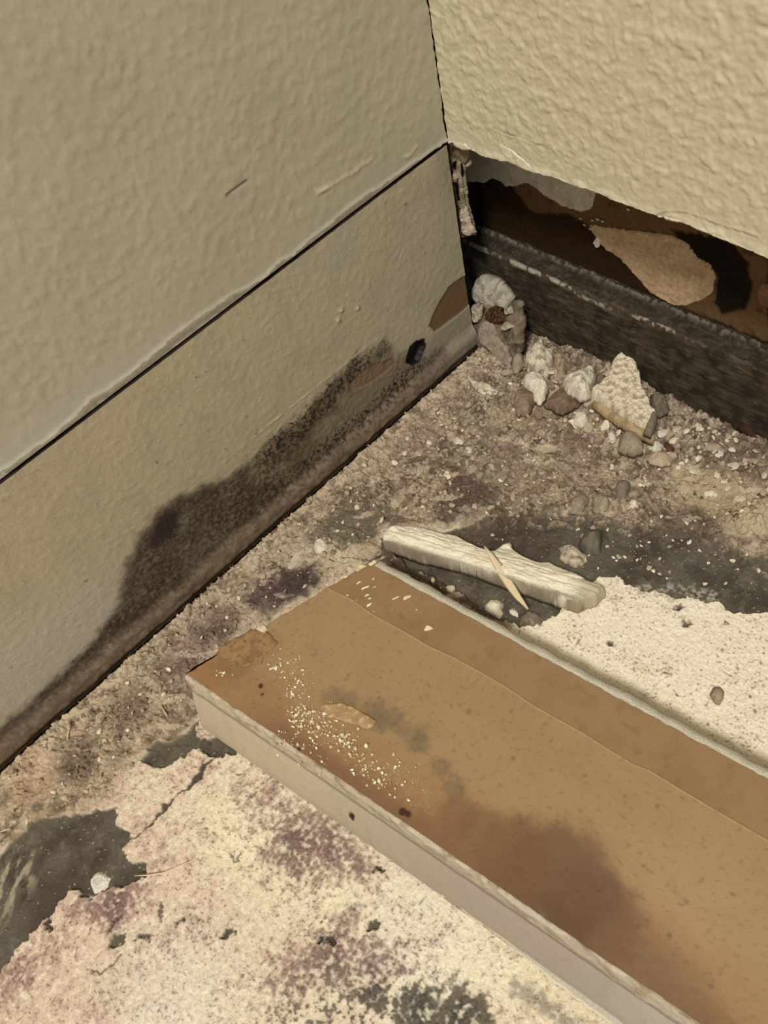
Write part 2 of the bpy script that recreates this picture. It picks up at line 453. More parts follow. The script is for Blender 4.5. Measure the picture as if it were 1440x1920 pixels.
# lower left of the band is warmer and lighter
low = sm(-0.15, -0.2, Y)
R_ = mix(R_, (196, 166, 130), low * 0.5 * sm(-0.3, 0.3, n_b))
for px, py, r, k, w in [(560, 1105, .010, (70, 52, 52), .9), (500, 1120, .008, (84, 66, 62), .8), (600, 1075, .007, (70, 54, 52), .6), (870, 925, .009, (92, 66, 56), .8),
                        (850, 960, .006, (84, 62, 52), .7), (900, 970, .010, (92, 78, 60), .7), (780, 820, .009, (150, 118, 98), .5), (700, 860, .009, (176, 152, 122), .5),
                        (340, 1230, .011, (120, 92, 82), .6), (400, 1180, .008, (92, 72, 62), .6), (150, 1560, .006, (104, 80, 66), .8), (60, 1450, .009, (176, 140, 104), .6),
                        (150, 1430, .007, (92, 76, 58), .7), (240, 1330, .008, (100, 82, 62), .5), (980, 780, .012, (160, 140, 108), .5), (1020, 900, .010, (140, 122, 92), .5),
                        (1380, 950, .012, (176, 154, 116), .7), (1300, 915, .009, (186, 162, 126), .7), (640, 1050, .009, (206, 186, 150), .7), (560, 1040, .006, (190, 172, 142), .6),
                        (1400, 870, .008, (96, 80, 60), .6), (1290, 1000, .010, (78, 60, 46), .7), (1420, 980, .007, (196, 176, 138), .6), (950, 880, .009, (130, 112, 88), .5)]:
    R_ = mix(R_, k, sm(0.2, 0.7, blob(X, Y, at(px, py, 2, 0)[:2], r) + 0.2 * n_b + 0.12 * n_c) * w)
olive = FL((605, 985), (622, 958), (700, 948), (740, 955), (735, 990), (712, 1010), (660, 1030), (612, 1018))
R_ = mix(R_, (76, 62, 48), sm(0.001, -0.002, d_dg) * 0.8)
R_ = mix(R_, (98, 92, 70), sm(0.002, -0.002, sdf(wx, wy, olive, 0.01) + 0.001 * n_b) * (0.75 + 0.3 * n_c))
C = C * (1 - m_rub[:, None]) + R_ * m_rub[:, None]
# white plaster dust along a swept streak
C = mix(C, (196, 176, 146), m_rub * (1 - m_slate) * sm(0.35, 0.6, fbm(X * 0.4 + Y * 0.2, Y * 1.0 - X * 0.8, 0.006, 51, 3)) * 0.6)
# slate substrate
K_ = np.tile(lin((94, 86, 70)), (len(X), 1))
K_ = mix(K_, (74, 64, 52), sm(-0.2, 0.5, n_a))
K_ = mix(K_, (112, 104, 86), sm(0.1, 0.5, n_b) * 0.5)
K_ = mix(K_, (72, 54, 46), sm(0.2, 0.7, blob(X, Y, at(100, 1700, 2, 0)[:2], 0.012) + 0.3 * n_a) * 0.7 + sm(0.2, 0.7, blob(X, Y, at(950, 1000, 2, 0)[:2], 0.016) + 0.3 * n_b) * 0.5)
scr = FL((-40, 1640), (20, 1580), (70, 1590), (60, 1650), (20, 1700), (-40, 1760))
st_ = fbm(X * 1.0 + Y * 0.5, (Y - X * 0.4) * 0.35, 0.003, 61, 4)
K_ = mix(K_, (176, 164, 132), sm(0.004, -0.004, sdf(X, Y, scr, 0.01)) * sm(0.0, 0.4, st_) * 0.75)
for pl in [((1165, 1100), (1215, 1104), (1250, 1103)), ((1260, 1098), (1300, 1103), (1345, 1112)), ((1275, 1108), (1340, 1120))]:
    K_ = mix(K_, (176, 168, 146), sm(0.0022, 0.0004, ldist(wx, wy, FL(*pl), 0.008)) * sm(-0.15, 0.3, n_c) * 0.75)
K_ = mix(K_, (186, 174, 146), sm(0.80, 0.88, n_e + 0.35 * n_c) * 0.8)
K_ = mix(K_, (66, 60, 48), sm(0.3, 0.6, n_c) * 0.35)
C = C * (1 - m_slate[:, None]) + K_ * m_slate[:, None]
C = mix(C, (52, 46, 38), np.clip(m_crack, 0, 1) * 0.9 * (1 - m_slate))
rim_ = sm(0.0011, 0.0002, d_slate) * (1 - m_slate) * (1 - m_rub)
C = mix(C, (224, 206, 174), rim_ * 0.3)
# paler crust near the wall, dark colour in the gap at its foot
C = mix(C, (206, 182, 148), sm(0.018, 0.004, X) * m_rub * (1 - m_slate) * 0.65 * sm(-0.4, 0.3, n_b + n_c * 0.5))
C = mix(C, (40, 30, 22), m_gap * 0.9)
far_o = np.maximum(sm(0.23, 0.27, X), sm(-0.29, -0.33, Y))
C = mix(C, (214, 194, 162), far_o); Z = Z * (1 - far_o)
V = np.stack([X, Y, Z], 1)
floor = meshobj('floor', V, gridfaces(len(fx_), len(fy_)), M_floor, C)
tag(floor, kind='structure')
ZG = Z.reshape(gx.shape)


def fz(x, y):
    i = np.clip(np.searchsorted(fx_, x), 0, len(fx_) - 1); j = np.clip(np.searchsorted(fy_, y), 0, len(fy_) - 1)
    return ZG[i, j]


RUBG = (m_rub * (1 - m_slate)).reshape(gx.shape); SLG = m_slate.reshape(gx.shape)


def fmask(G, x, y):
    i = np.clip(np.searchsorted(fx_, x), 0, len(fx_) - 1); j = np.clip(np.searchsorted(fy_, y), 0, len(fy_) - 1)
    return G[i, j]


del X, Y, Z, C, R_, K_, V

# ------------------------------------------------------------------ walls
WT = 0.016


def peel(u, v, s, seed):
    a = fbm(u, v, s, seed, 3)
    b = fbm(u + 0.3 * s * a, v, s * 2.3, seed + 7, 2)
    return sm(-0.1, 0.55, a + 0.4 * b) - 0.35 * sm(-0.1, -0.6, a)


# left wall above the saw cut; face x = 0
wy_ = -axis(0.0, 0.185, 0.0005, hi=1.6)
wz_ = axis(H + 0.0002, 0.19, 0.0005, hi=1.3)
gy2, gz2 = np.meshgrid(wy_, wz_, indexing='ij')
Yv = gy2.ravel().copy(); Zv = gz2.ravel().copy()
rag = PP([(0, 888), (40, 862), (107, 813), (140, 785), (173, 748), (205, 732), (263, 688), (300, 655), (317, 640), (352, 613), (400, 578), (442, 551), (470, 540), (502, 518),
          (525, 492), (553, 479), (580, 452), (609, 431), (657, 389), (690, 365), (717, 350), (770, 312), (824, 275)], 0, 0.0)
rag = rag[np.argsort(rag[:, 0])]
rz = np.interp(Yv, rag[:, 0], rag[:, 1], left=H + 0.004, right=H + 0.0005) + 0.00035 * fbm(Yv, Zv, 0.004, 71, 3)
under = sm(0.0002, -0.0002, Zv - rz)          # where the paint has torn off above the cut
hgt = 0.00013 * peel(Yv, Zv, 0.0030, 80)
smooth_edge = sm(0.016, 0.002, Zv - H)
hgt = hgt * (1 - 0.75 * smooth_edge)
hgt = hgt - 0.0008 * under + 0.0005 * sm(0.0016, 0.0001, Zv - rz) * (1 - under)
C = np.tile(lin((172, 164, 138)), (len(Yv), 1))
C = mix(C, (164, 157, 132), sm(-0.3, 0.5, fbm(Yv, Zv, 0.03, 84, 3)) * 0.6)
C = mix(C, (176, 172, 158), smooth_edge * sm(-0.075, -0.15, Yv) * 0.85)
C = mix(C, (170, 168, 152), sm(0.006, 0.0, Zv - H) * 0.5)
C = mix(C, (224, 220, 208), under * 0.95)
C = mix(C, (166, 160, 144), under * sm(0.0006, 0.0016, rz - Zv) * 0.7)
C = mix(C, (150, 140, 118), under * sm(0, 0.4, fbm(Yv, Zv, 0.002, 90, 2)) * 0.3)
C = mix(C, (226, 218, 194), sm(0.0008, 0.0001, np.abs(Zv - rz)) * 0.85)  # pale line paints in the highlight on the torn edge
# fine cracks and wrinkles in the paint
scr1 = PP([(424, 367), (436, 356), (446, 350), (462, 338)], 0, 0)
dd = ldist(Yv, Zv, scr1, 0.005); C = mix(C, (50, 44, 34), sm(0.0005, 0.0001, dd) * 0.9); hgt -= 0.0002 * sm(0.0005, 0, dd)
for pl in [((594, 356), (612, 354), (632, 342), (645, 330), (660, 325), (698, 296)), ((757, 295), (770, 290), (782, 272)), ((596, 362), (612, 350))]:
    dd = ldist(Yv, Zv, PP(pl, 0, 0), 0.005); dd = dd + 0.0005 * fbm(Yv, Zv, 0.002, 99, 2); hgt += 0.00022 * sm(0.0008, 0, dd); C = mix(C, (206, 194, 150), sm(0.0006, 0.0, dd) * 0.5)
far_o = np.maximum(sm(-0.24, -0.34, Yv), sm(0.26, 0.34, Zv)); hgt = hgt * (1 - 0.8 * far_o)
# jagged open joint in the corner
jit = 0.00035 + 0.00035 * fbm(Zv, Zv * 0, 0.006, 95, 3) + 0.0003 * fbm(Zv, Zv * 0, 0.0015, 97, 2)
k0 = np.abs(Yv) < 1e-6
Yv = np.where(k0, -np.clip(jit, 0.0002, 0.0011), Yv)
cornercrack = k0
G = np.stack([hgt, Yv, Zv], 1).reshape(len(wy_), len(wz_), 3)
wl = slab('wall_left', G, (-WT, 0, 0), M_paint, C, edge=(60, 50, 38))  # edges darkened too, shade of the slit painted in
tag(wl, kind='structure')

# right wall above the removed strip; face y = 0
rx_ = axis(0.0, 0.118, 0.00042, hi=1.3)
# its torn lower edge, height over x
edge = PP([(841, 268), (850, 266), (870, 274), (900, 290), (930, 298), (960, 304), (985, 318), (1008, 323), (1040, 332), (1070, 345), (1100, 354), (1126, 363),
           (1160, 378), (1200, 393), (1240, 407), (1262, 412), (1285, 420), (1292, 421), (1310, 428), (1350, 441), (1390, 462), (1440, 484)], 1, 0.0)
ez = np.interp(rx_, edge[:, 0], edge[:, 1]) + 0.0003 * fbm(rx_, rx_ * 0, 0.003, 101, 3)
t_ = (axis(0.0, 0.068, 0.00042, hi=1.2))
gx3 = np.repeat(rx_[:, None], len(t_), 1); gz3 = ez[:, None] * np.clip(1 - t_ / 0.01, 0, 1)[None] + H * (1 - np.clip(1 - t_ / 0.01, 0, 1)[None]) + t_[None]
Xv = gx3.ravel(); Zv = gz3.ravel(); Tv = np.repeat(t_[None], len(rx_), 0).ravel()
pl_ = peel(Xv, Zv, 0.0030, 110)
hgt = 0.00026 * pl_ * sm(0.001, 0.010, Tv) + 0.00012 * fbm(Xv, Zv, 0.0012, 113, 2)
nb = fbm(Xv, Zv, 0.004, 115, 3)
rimw = 0.0016 + 0.0006 * nb + 0.0016 * blob(Xv, Zv, (0.0, H), 0.02) + 0.004 * sm(0.065, 0.1, Xv)
rim = sm(rimw + 0.0006, rimw - 0.0002, Tv)
hgt = hgt + 0.0004 * sm(0.0022, 0.0006, Tv) * (0.5 + nb)
C = np.tile(lin((199, 188, 150)), (len(Xv), 1))
C = mix(C, (206, 195, 156), sm(-0.2, 0.5, nb) * 0.5)
C = mix(C, (206, 194, 160), rim * 0.75)
C = mix(C, (222, 212, 184), sm(0.0008, 0.0, Tv) * 0.6)
for pl in [((938, 272), (968, 286), (1000, 318), (1008, 324)), ((925, 240), (985, 262), (1030, 280)), ((1232, 404), (1250, 398), (1290, 400), (1340, 420), (1420, 445))]:
    dd = ldist(Xv, Zv, PP(pl, 1, 0), 0.005)
    dd = dd + 0.00015 * nb; hgt += 0.00012 * sm(0.0012, 0, dd) - 0.0003 * sm(0.0004, 0, dd); C = mix(C, (110, 96, 68), sm(0.0003, 0.0, dd) * 0.7 * sm(-0.4, 0.1, fbm(Xv, Zv, 0.008, 119, 2)))
hgt = hgt * (1 - 0.8 * np.maximum(sm(0.18, 0.26, Xv), sm(0.20, 0.28, Zv)))
G = np.stack([Xv, -hgt, Zv], 1).reshape(len(rx_), len(t_), 3)
G[0, :, 0] = 0.0002
wr = slab('wall_right', G, (0, WT, 0), M_paint, C, flip=True)
tag(wr, kind='structure')


def patch(name, poly, ax, val, t, edge_, colf, mat, parent=None, sgn=1, res=0.00035, base=0.0, tilt=(0, 0), rough=0.0, seed=0, wob=0.0006,
          follow=None, prof=None, roughs=0.002, facets=0):
    """a thin or thick piece of irregular outline standing proud of a plane: a closed solid with its own edge"""
    poly = np.asarray(poly); lo = poly.min(0) - res * 3; hi = poly.max(0) + res * 3
    u = np.arange(lo[0], hi[0], res); v = np.arange(lo[1], hi[1], res)
    U, Vv = np.meshgrid(u, v, indexing='ij'); U = U.ravel(); Vv = Vv.ravel()
    nz = fbm(U, Vv, 0.003, seed + 200, 3)
    d = sdf(U + wob * nz, Vv + wob * fbm(U, Vv, 0.003, seed + 230, 3), poly, 0.02)
    inn = (d < 0).reshape(len(u), len(v))
    cell = inn[:-1, :-1] & inn[1:, :-1] & inn[1:, 1:] & inn[:-1, 1:]
    F = gridfaces(len(u), len(v)).reshape(len(u) - 1, len(v) - 1, 4)[cell]
    dg = d.reshape(len(u), len(v)); ga, gb = np.gradient(dg, res); gl = np.sqrt(ga ** 2 + gb ** 2) + 1e-6
    cnt_ = np.zeros(dg.shape, int)
    for sa, sb in ((slice(None, -1), slice(None, -1)), (slice(1, None), slice(None, -1)), (slice(1, None), slice(1, None)), (slice(None, -1), slice(1, None))):
        cnt_[sa, sb] += cell
    bnd = ((cnt_ > 0) & (cnt_ < 4)).ravel()
    mv = np.clip(-dg, 0, res * 1.3) * (dg > -res * 1.5)
    U = U + np.where(bnd, (ga / gl * mv).ravel(), 0); Vv = Vv + np.where(bnd, (gb / gl * mv).ravel(), 0)
    d = np.where(bnd, np.minimum(d + mv.ravel(), -1e-6), d)
    sm_ = np.minimum(dg, 0).copy()
    for _ in range(int(min(40, 3 + (1.6 * edge_ / res) ** 2 * 0.5))):   # round the creases of the distance field
        p_ = np.pad(sm_, 1, mode='edge')
        sm_ = (p_[:-2, 1:-1] + p_[2:, 1:-1] + p_[1:-1, :-2] + p_[1:-1, 2:] + 2 * sm_) / 6
        sm_ = np.where(dg > 0, 0, sm_)
    d = np.where(bnd, d, np.minimum(sm_.ravel(), -1e-6))
    used, inv = np.unique(F, return_inverse=True)
    F = inv.reshape(F.shape)
    U = U[used]; Vv = Vv[used]; d = d[used]
    c0 = poly.mean(0)
    e = np.clip(-d / edge_, 0, 1)
    top = t * (0.25 + 0.75 * np.sqrt(1 - (1 - e) ** 2)) + (tilt[0] * (U - c0[0]) + tilt[1] * (Vv - c0[1])) * e
    if facets:
        rr = np.random.RandomState(seed + 5); Rm = 0.5 * min(np.ptp(U), np.ptp(Vv)) + 1e-6; pl = np.full(len(U), 1.0)
        for k_ in range(facets):
            an = k_ * 6.283 / facets + rr.rand() * 0.9; st = 0.25 + 0.75 * rr.rand()
            pl = np.minimum(pl, 1.02 - st * (((U - c0[0]) * math.cos(an) + (Vv - c0[1]) * math.sin(an)) / Rm - 0.15 + 0.35 * (rr.rand() - 0.5)))
        top = t * np.clip(pl, 0.25, 1.1) * (0.35 + 0.65 * np.minimum(1, -d / 0.0007)) + (tilt[0] * (U - c0[0]) + tilt[1] * (Vv - c0[1])) * e
    if prof is not None: top = top * prof(U, Vv, d)
    rn = fbm(U, Vv, roughs, seed + 260, 4)
    top = np.maximum(top + rough * rn * e, t * 0.12)
    gz = np.zeros(len(U)) + base
    if follow is not None: gz = gz + follow(U, Vv)
    n = len(U)
    # boundary edges
    from collections import Counter
    E = np.concatenate([F[:, [0, 1]], F[:, [1, 2]], F[:, [2, 3]], F[:, [3, 0]]])
    key = np.minimum(E[:, 0], E[:, 1]).astype(np.int64) * n + np.maximum(E[:, 0], E[:, 1])
    uq, first, cnt = np.unique(key, return_index=True, return_counts=True)
    be = E[first[cnt == 1]]
    side = np.stack([be[:, 1], be[:, 0], be[:, 0] + n, be[:, 1] + n], -1)
    bot = F[:, ::-1] + n

    def place(h):
        w = val + sgn * h
        out = np.zeros((len(U), 3)); a, b = AX[ax]
        out[:, a] = U; out[:, b] = Vv; out[:, ax] = w
        return out
    lowz = gz - (0.0006 if follow is not None else 0.0)
    Vt = np.concatenate([place(gz + top), place(lowz)])
    col = colf(U, Vv, d, rn)
    ct = np.concatenate([col, col * 0.9])
    o = meshobj(name, Vt, [F, side, bot], mat, ct, parent)
    if (ax == 1) ^ (sgn < 0):
        o.data.flip_normals()
    return o


def plain(*cs, s=0.003, seed=0, dark=None):
    cs = [lin(c) for c in cs]

    def f(u, v, d, rn):
        n = fbm(u, v, s, seed + 300, 4)
        c = np.tile(cs[0], (len(u), 1))
        if len(cs) > 1: c = mix(c, cs[1][None], sm(-0.2, 0.4, n))
        if len(cs) > 2: c = mix(c, cs[2][None], sm(0.2, 0.5, fbm(u, v, s * 0.5, seed + 320, 3)))
        if dark is not None: c = mix(c, lin(dark)[None], sm(-0.1, -0.5, rn) * 0.7)
        return c
    return f


# left strip of drywall, still standing below the cut
sy_ = -axis(0.0007, 0.226, 0.00040, hi=1.6)
sz_ = axis(0.0, H - 0.00045, 0.00040)
gy4, gz4 = np.meshgrid(sy_, sz_, indexing='ij'); Yv = gy4.ravel(); Zv = gz4.ravel()
n_a = fbm(Yv, Zv, 0.012, 121, 4); n_b = fbm(Yv, Zv, 0.004, 125, 4); n_c = fbm(Yv, Zv, 0.0016, 129, 3); n_e = fbm(Yv, Zv, 0.0008, 132, 2)
SW = lambda *p: PP(p, 0, 0.0)
C = np.tile(lin((173, 161, 130)), (len(Yv), 1))
C = mix(C, (164, 152, 123), sm(-0.2, 0.5, n_a) * 0.6)
for px, py, r in [(640, 465, .009), (395, 660, .005), (560, 500, .005)]:
    C = mix(C, (158, 156, 136), sm(0.25, 0.5, blob(Yv, Zv, at(px, py, 0, 0)[1:], r, 0.5, 0.6) + 0.1 * n_b) * 0.45)
hgt = 0.000075 * peel(Yv, Zv, 0.0026, 134) + 0.00003 * n_e + 0.00004 * n_c
# paler chalky area near the lower left
pale = sm(0.012, -0.012, sdf(Yv, Zv, SW((-200, 1240), (0, 1180), (180, 1080), (290, 1060), (300, 1110), (200, 1230), (100, 1300), (-200, 1480)), 0.03))
C = mix(C, (176, 166, 148), pale * 0.75)
mould = SW((-250, 1560), (0, 1372), (60, 1318), (120, 1262), (190, 1190), (232, 1130), (245, 1060), (265, 1010), (300, 960), (345, 932), (420, 900), (470, 868),
           (505, 825), (560, 790), (600, 745), (640, 700), (690, 660), (735, 640), (742, 668), (760, 660), (800, 670), (830, 650), (850, 690), (885, 650), (885, 900), (400, 1300), (-250, 1900))
d_m = sdf(Yv, Zv, mould, 0.03)
m_m = sm(0.0018, -0.0022, d_m + 0.0016 * n_b + 0.0008 * n_c)
C = mix(C, (118, 104, 80), m_m * 0.92)
C = mix(C, (80, 66, 46), m_m * sm(-0.35, 0.35, n_a - 0.7 * sm(-0.085, -0.05, Yv)) * 0.8)
C = mix(C, (72, 66, 56), sm(0.004, 0.0, d_m + 0.002 * n_b) * sm(-0.006, -0.001, d_m) * 0.55 * sm(-0.105, -0.13, Yv))
# dark zones of mould
zones = [(315, 990, .0075, 1.25, .5, (44, 34, 34), 1.1), (330, 950, .004, .6, .6, (60, 46, 44), .7), (270, 1030, .006, .9, .5, (80, 70, 58), .8), (240, 1100, .007, .9, .5, (84, 76, 64), .7),
         (450, 905, .009, .75, .35, (70, 62, 52), .9), (520, 850, .009, .75, .35, (62, 60, 46), .9), (570, 800, .006, .75, .6, (70, 62, 44), .8), (620, 745, .007, .75, .6, (58, 52, 40), .9),
         (660, 690, .006, .8, .45, (56, 52, 40), 1.0), (715, 655, .0045, .9, .6, (62, 56, 42), .9), (590, 770, .005, .9, .6, (66, 58, 42), .8), (230, 1180, .007, .75, .5, (52, 38, 28), .9),
         (300, 1090, .006, .75, .5, (86, 66, 46), .7), (120, 1290, .006, .75, .4, (66, 54, 42), .8), (330, 1090, .003, .8, .7, (44, 34, 28), .8), (210, 1170, .004, .8, .7, (44, 28, 18), .8),
         (400, 960, .006, .75, .5, (110, 82, 50), .7), (470, 950, .008, .75, .5, (96, 74, 44), .6), (540, 880, .006, .75, .5, (94, 74, 46), .6), (60, 1340, .006, .75, .4, (70, 58, 46), .7)]
for px, py, r, ang, asp, k, w in zones:
    b_ = blob(Yv, Zv, at(px, py, 0, 0)[1:], r, ang, asp)
    C = mix(C, k, sm(0.18, 0.75, b_ + 0.20 * n_b + 0.20 * n_c) * w * 0.9 * (0.55 + 0.45 * sm(-0.3, 0.2, n_c + n_e)))
# veined black speckle
vein1, vein2, vv = worley(Yv + 0.0009 * n_c, Zv + 0.0007 * n_e, 0.0012, 140)
vein = np.maximum(sm(0.30, 0.16, vein2 - vein1) * sm(-0.45, -0.1, n_c), sm(0.30, 0.42, n_c + 0.4 * n_e))
spz = [SW((560, 880), (600, 830), (650, 790), (700, 755), (745, 700), (800, 665), (835, 650), (830, 690), (790, 720), (740, 760), (690, 800), (640, 850), (600, 890)),
       SW((475, 860), (520, 810), (570, 770), (620, 715), (650, 690), (700, 655), (690, 690), (640, 740), (590, 800), (540, 850), (490, 880)),
       SW((380, 960), (460, 920), (540, 880), (600, 850), (560, 920), (480, 980), (400, 1010)),
       SW((90, 1290), (160, 1220), (230, 1170), (330, 1060), (330, 1100), (240, 1210), (160, 1270), (80, 1320))]
for i_, zp in enumerate(spz):
    dz = sdf(Yv, Zv, zp, 0.01)
    mz = sm(0.0022, -0.0018, dz + 0.0035 * n_b)
    w = (1.0, 0.95, 0.8, 0.7)[i_]
    C = mix(C, (30, 27, 20), mz * vein * w * sm(-0.5, -0.1, n_b + n_c * 0.5))
    C = mix(C, (112, 84, 50), mz * sm(0.1, 0.5, fbm(Yv, Zv, 0.005, 145, 3)) * 0.35)
mw = m_m * sm(-0.06, -0.085, Yv)
C = mix(C, (48, 36, 25), mw * sm(0.0, 0.5, n_c + 0.5 * n_e + 0.5 * n_b) * 0.65 * sm(-0.08, -0.105, Yv))
C = mix(C, (62, 48, 34), mw * sm(-0.09, -0.115, Yv) * 0.5)
C = mix(C, (138, 118, 86), mw * sm(0.1, 0.5, -n_c - 0.4 * n_e + 0.3 * n_b) * 0.35)
C = mix(C, (46, 33, 36), sm(0.0016, -0.0012, sdf(Yv, Zv, SW((278, 1022), (292, 985), (312, 965), (336, 958), (330, 985), (308, 1012), (290, 1030)), 0.01) + 0.0012 * n_c) * 0.85)
# wrinkle in the paint above the mould
wr_ = SW((711, 632), (649, 681), (579, 737), (497, 803), (423, 865), (340, 915), (280, 955), (230, 1010))
dd = ldist(Yv + 0.0004 * n_b, Zv, wr_, 0.006)
hgt += 0.00022 * sm(0.0006, 0.0, dd) * sm(-0.5, 0.3, n_b) * sm(-0.13, -0.09, Yv)
C = mix(C, (196, 182, 140), sm(0.0004, 0, dd) * 0.5 * sm(-0.4, 0.3, n_b) * sm(-0.14, -0.09, Yv))  # pale crest paints in the highlight on the wrinkle
# torn brown patches where the paint and face paper are gone
tears = [SW((886, 512), (862, 522), (842, 538), (825, 565), (812, 590), (804, 612), (816, 622), (838, 606), (862, 588), (886, 566)),
         SW((655, 722), (672, 700), (700, 684), (738, 672), (742, 680), (722, 700), (690, 722), (662, 732)), SW((606, 912), (640, 870), (668, 862), (662, 885), (630, 905))]
for i_, tp in enumerate(tears):
    dt = sdf(Yv + 0.0004 * n_c, Zv + 0.0004 * n_b, tp, 0.01)
    mt = sm(0.0003, -0.0003, dt)
    C = mix(C, ((112, 84, 52), (122, 102, 76), (150, 128, 106))[i_], mt)
    hgt -= 0.0004 * mt * (i_ < 2)
hb = sdf(Yv + 0.0005 * n_c, Zv + 0.0005 * n_b, SW((764, 668), (770, 650), (782, 640), (794, 638), (797, 650), (790, 668), (784, 678), (772, 682), (763, 678)), 0.01)
mh = sm(0.0002, -0.0006, hb)
hgt -= 0.0022 * mh; C = C + 0; C = mix(C, (96, 84, 62), sm(0.0025, 0, hb) * (1 - mh) * 0.3)
C = mix(C, (118, 110, 96), sm(0.003, -0.002, sdf(Yv, Zv, SW((815, 625), (885, 572), (890, 640), (830, 690), (790, 730), (790, 690)), 0.01)) * 0.5)
kn = sdf(Yv + 0.0003 * n_c, Zv, SW((638, 880), (640, 872), (650, 869), (656, 874), (650, 882)), 0.006)
mk = sm(0.0002, -0.0003, kn); hgt -= 0.002 * mk; C = mix(C, (30, 20, 14), mk)
for px, py in [(634, 600), (520 + 120, 582), (670, 578)]:
    b_ = blob(Yv, Zv, at(px, py, 0, 0)[1:], 0.0007); hgt += 0.0006 * b_; C = mix(C, (176, 160, 130), b_ * 0.7)
# swollen roll of the board along the foot
roll = sm(0.0120, 0.0062, Zv + 0.001 * n_a)
hgt = hgt + 0.0022 * roll * (1 - 0.5 * sm(0.0035, 0.0, Zv)) + 0.0003 * roll * n_a + m_m * (0.0002 * n_b + 0.0001 * n_c + 0.00006 * n_e)
hgt = hgt + m_m * 0.0012 * blob(Yv, Zv, at(330, 1095, 0, 0)[1:], 0.004)
C = mix(C, (126, 104, 84), roll * 0.8 * (0.8 + 0.4 * n_b))
C = mix(C, (84, 68, 52), roll * sm(0.1, 0.6, n_a) * 0.4)
C = mix(C, (66, 52, 38), sm(0.0014, 0.0003, np.abs(Zv - 0.0112 + 0.001 * n_a)) * 0.45 * m_m)
C = mix(C, (136, 116, 94), roll * sm(0.1, 0.5, n_b) * 0.5)
C = mix(C, (92, 72, 52), sm(0.0045, 0.001, Zv + 0.0008 * n_b) * 0.7)
C = mix(C, (60, 44, 30), sm(0.0008, 0.0, np.abs(Zv - 0.0105 + 0.0008 * n_a)) * 0.35 * sm(-0.1, 0.4, n_b))
for i_, k_ in ((1, (122, 98, 70)), (2, (158, 138, 114))):
    dt = sdf(Yv + 0.0004 * n_c, Zv + 0.0004 * n_b, tears[i_], 0.01)
    C = mix(C, k_, sm(0.0004, -0.0004, dt) * 0.9)
C = mix(C, (22, 12, 9), sm(0.0009, 0.0004, hb)); C = mix(C, (20, 13, 10), sm(0.0004, 0.0, kn))  # near-black holes: the shade of their depth painted in
# browner towards the cut corner
C = mix(C, (92, 74, 50), sm(-0.009, -0.002, Yv) * 0.35 * sm(H * 0.5, H, Zv) * 0.6)
hgt = hgt * (1 - 0.6 * sm(-0.28, -0.36, Yv))
G = np.stack([hgt, Yv, Zv], 1).reshape(len(sy_), len(sz_), 3)
G[:, 0, 2] = -0.0005
strip = slab('drywall_strip', G, (-WT, 0, 0), M_strip, C, flip=False, edge=(44, 36, 28))  # cut face near-black: shade and dust of the slit painted in
tag(strip, 'painted drywall strip still standing under saw cut of left wall, mouldy along its foot', 'drywall')

# ------------------------------------------------------------------ inside of the opened wall
# bottom plate
px_ = axis(-0.034, 0.118, 0.0005, hi=1.3)
prof = []
for z in np.arange(-0.0005, PZ - 0.0012, 0.0006): prof.append((PY, z, 0))
for a in np.linspace(0, math.pi / 2, 5)[1:]: prof.append((PY + 0.0012 - 0.0012 * math.cos(a), PZ - 0.0012 + 0.0012 * math.sin(a), 1))
for y in np.arange(PY + 0.0018, 0.0285, 0.0006): prof.append((y, PZ, 2))
prof.append((0.088, PZ, 2))
prof = np.array(prof)
S_ = np.concatenate([[0], np.cumsum(np.hypot(np.diff(prof[:, 0]), np.diff(prof[:, 1])))])
U, Q = np.meshgrid(px_, np.arange(len(prof)), indexing='ij'); U = U.ravel(); Q = Q.ravel(); Sv = S_[Q]
ng = fbm(U * 0.18, Sv, 0.0016, 150, 4); nb = fbm(U, Sv, 0.006, 154, 4); nc = fbm(U, Sv, 0.0018, 158, 3)
topm = (prof[Q, 0] > PY + 0.001).astype(float)
bulge = 0.00025 * ng + 0.0004 * nb + 0.0002 * nc * topm
dust = topm * sm(0.0015, 0.0, np.abs(prof[Q, 0] - 0.0245 + 0.0015 * nb)) * sm(-0.3, 0.2, nc)
yy = prof[Q, 0] - bulge * (1 - topm); zz = prof[Q, 1] + bulge * topm + 0.0012 * dust
C = np.tile(lin((70, 58, 42)), (len(U), 1))
C = mix(C, (48, 39, 28), sm(-0.3, 0.4, nb))
C = mix(C, (96, 86, 68), sm(0.15, 0.55, ng) * 0.45)
C = mix(C, (128, 118, 94), sm(0.35, 0.6, fbm(U * 0.12, Sv + 0.1 * U, 0.0006, 165, 3)) * 0.25)
C = mix(C, (50, 40, 30), sm(0.1, 0.5, fbm(U * 0.4, Sv, 0.009, 162, 3)) * 0.6)
C = mix(C, (52, 44, 34), topm * 0.35)
C = mix(C, (128, 120, 104), dust * 0.65)
C = mix(C, (110, 102, 84), topm * sm(0.15, 0.45, nc) * 0.22)
ln = PP([(880, 440), (940, 478), (995, 501), (1050, 532), (1101, 561), (1150, 580), (1192, 593), (1250, 616), (1298, 634)], 1, PY)
zl = np.interp(U, ln[:, 0], ln[:, 1])
C = mix(C, (176, 164, 140), sm(0.0011, 0.0003, np.abs(prof[Q, 1] - np.minimum(zl, PZ - 0.0004) - 0.0002 * nb)) * (prof[Q, 0] < PY + 0.0012) * sm(-0.25, 0.25, nc + nb) * sm(0.085, 0.07, U) * 0.75)
V = np.stack([U, yy, zz], 1)
plate = meshobj('bottom_plate', V, gridfaces(len(px_), len(prof))[:, ::-1], M_wood, C)
tag(plate, 'long blackened wooden sill timber lying inside the opened right wall', 'timber')

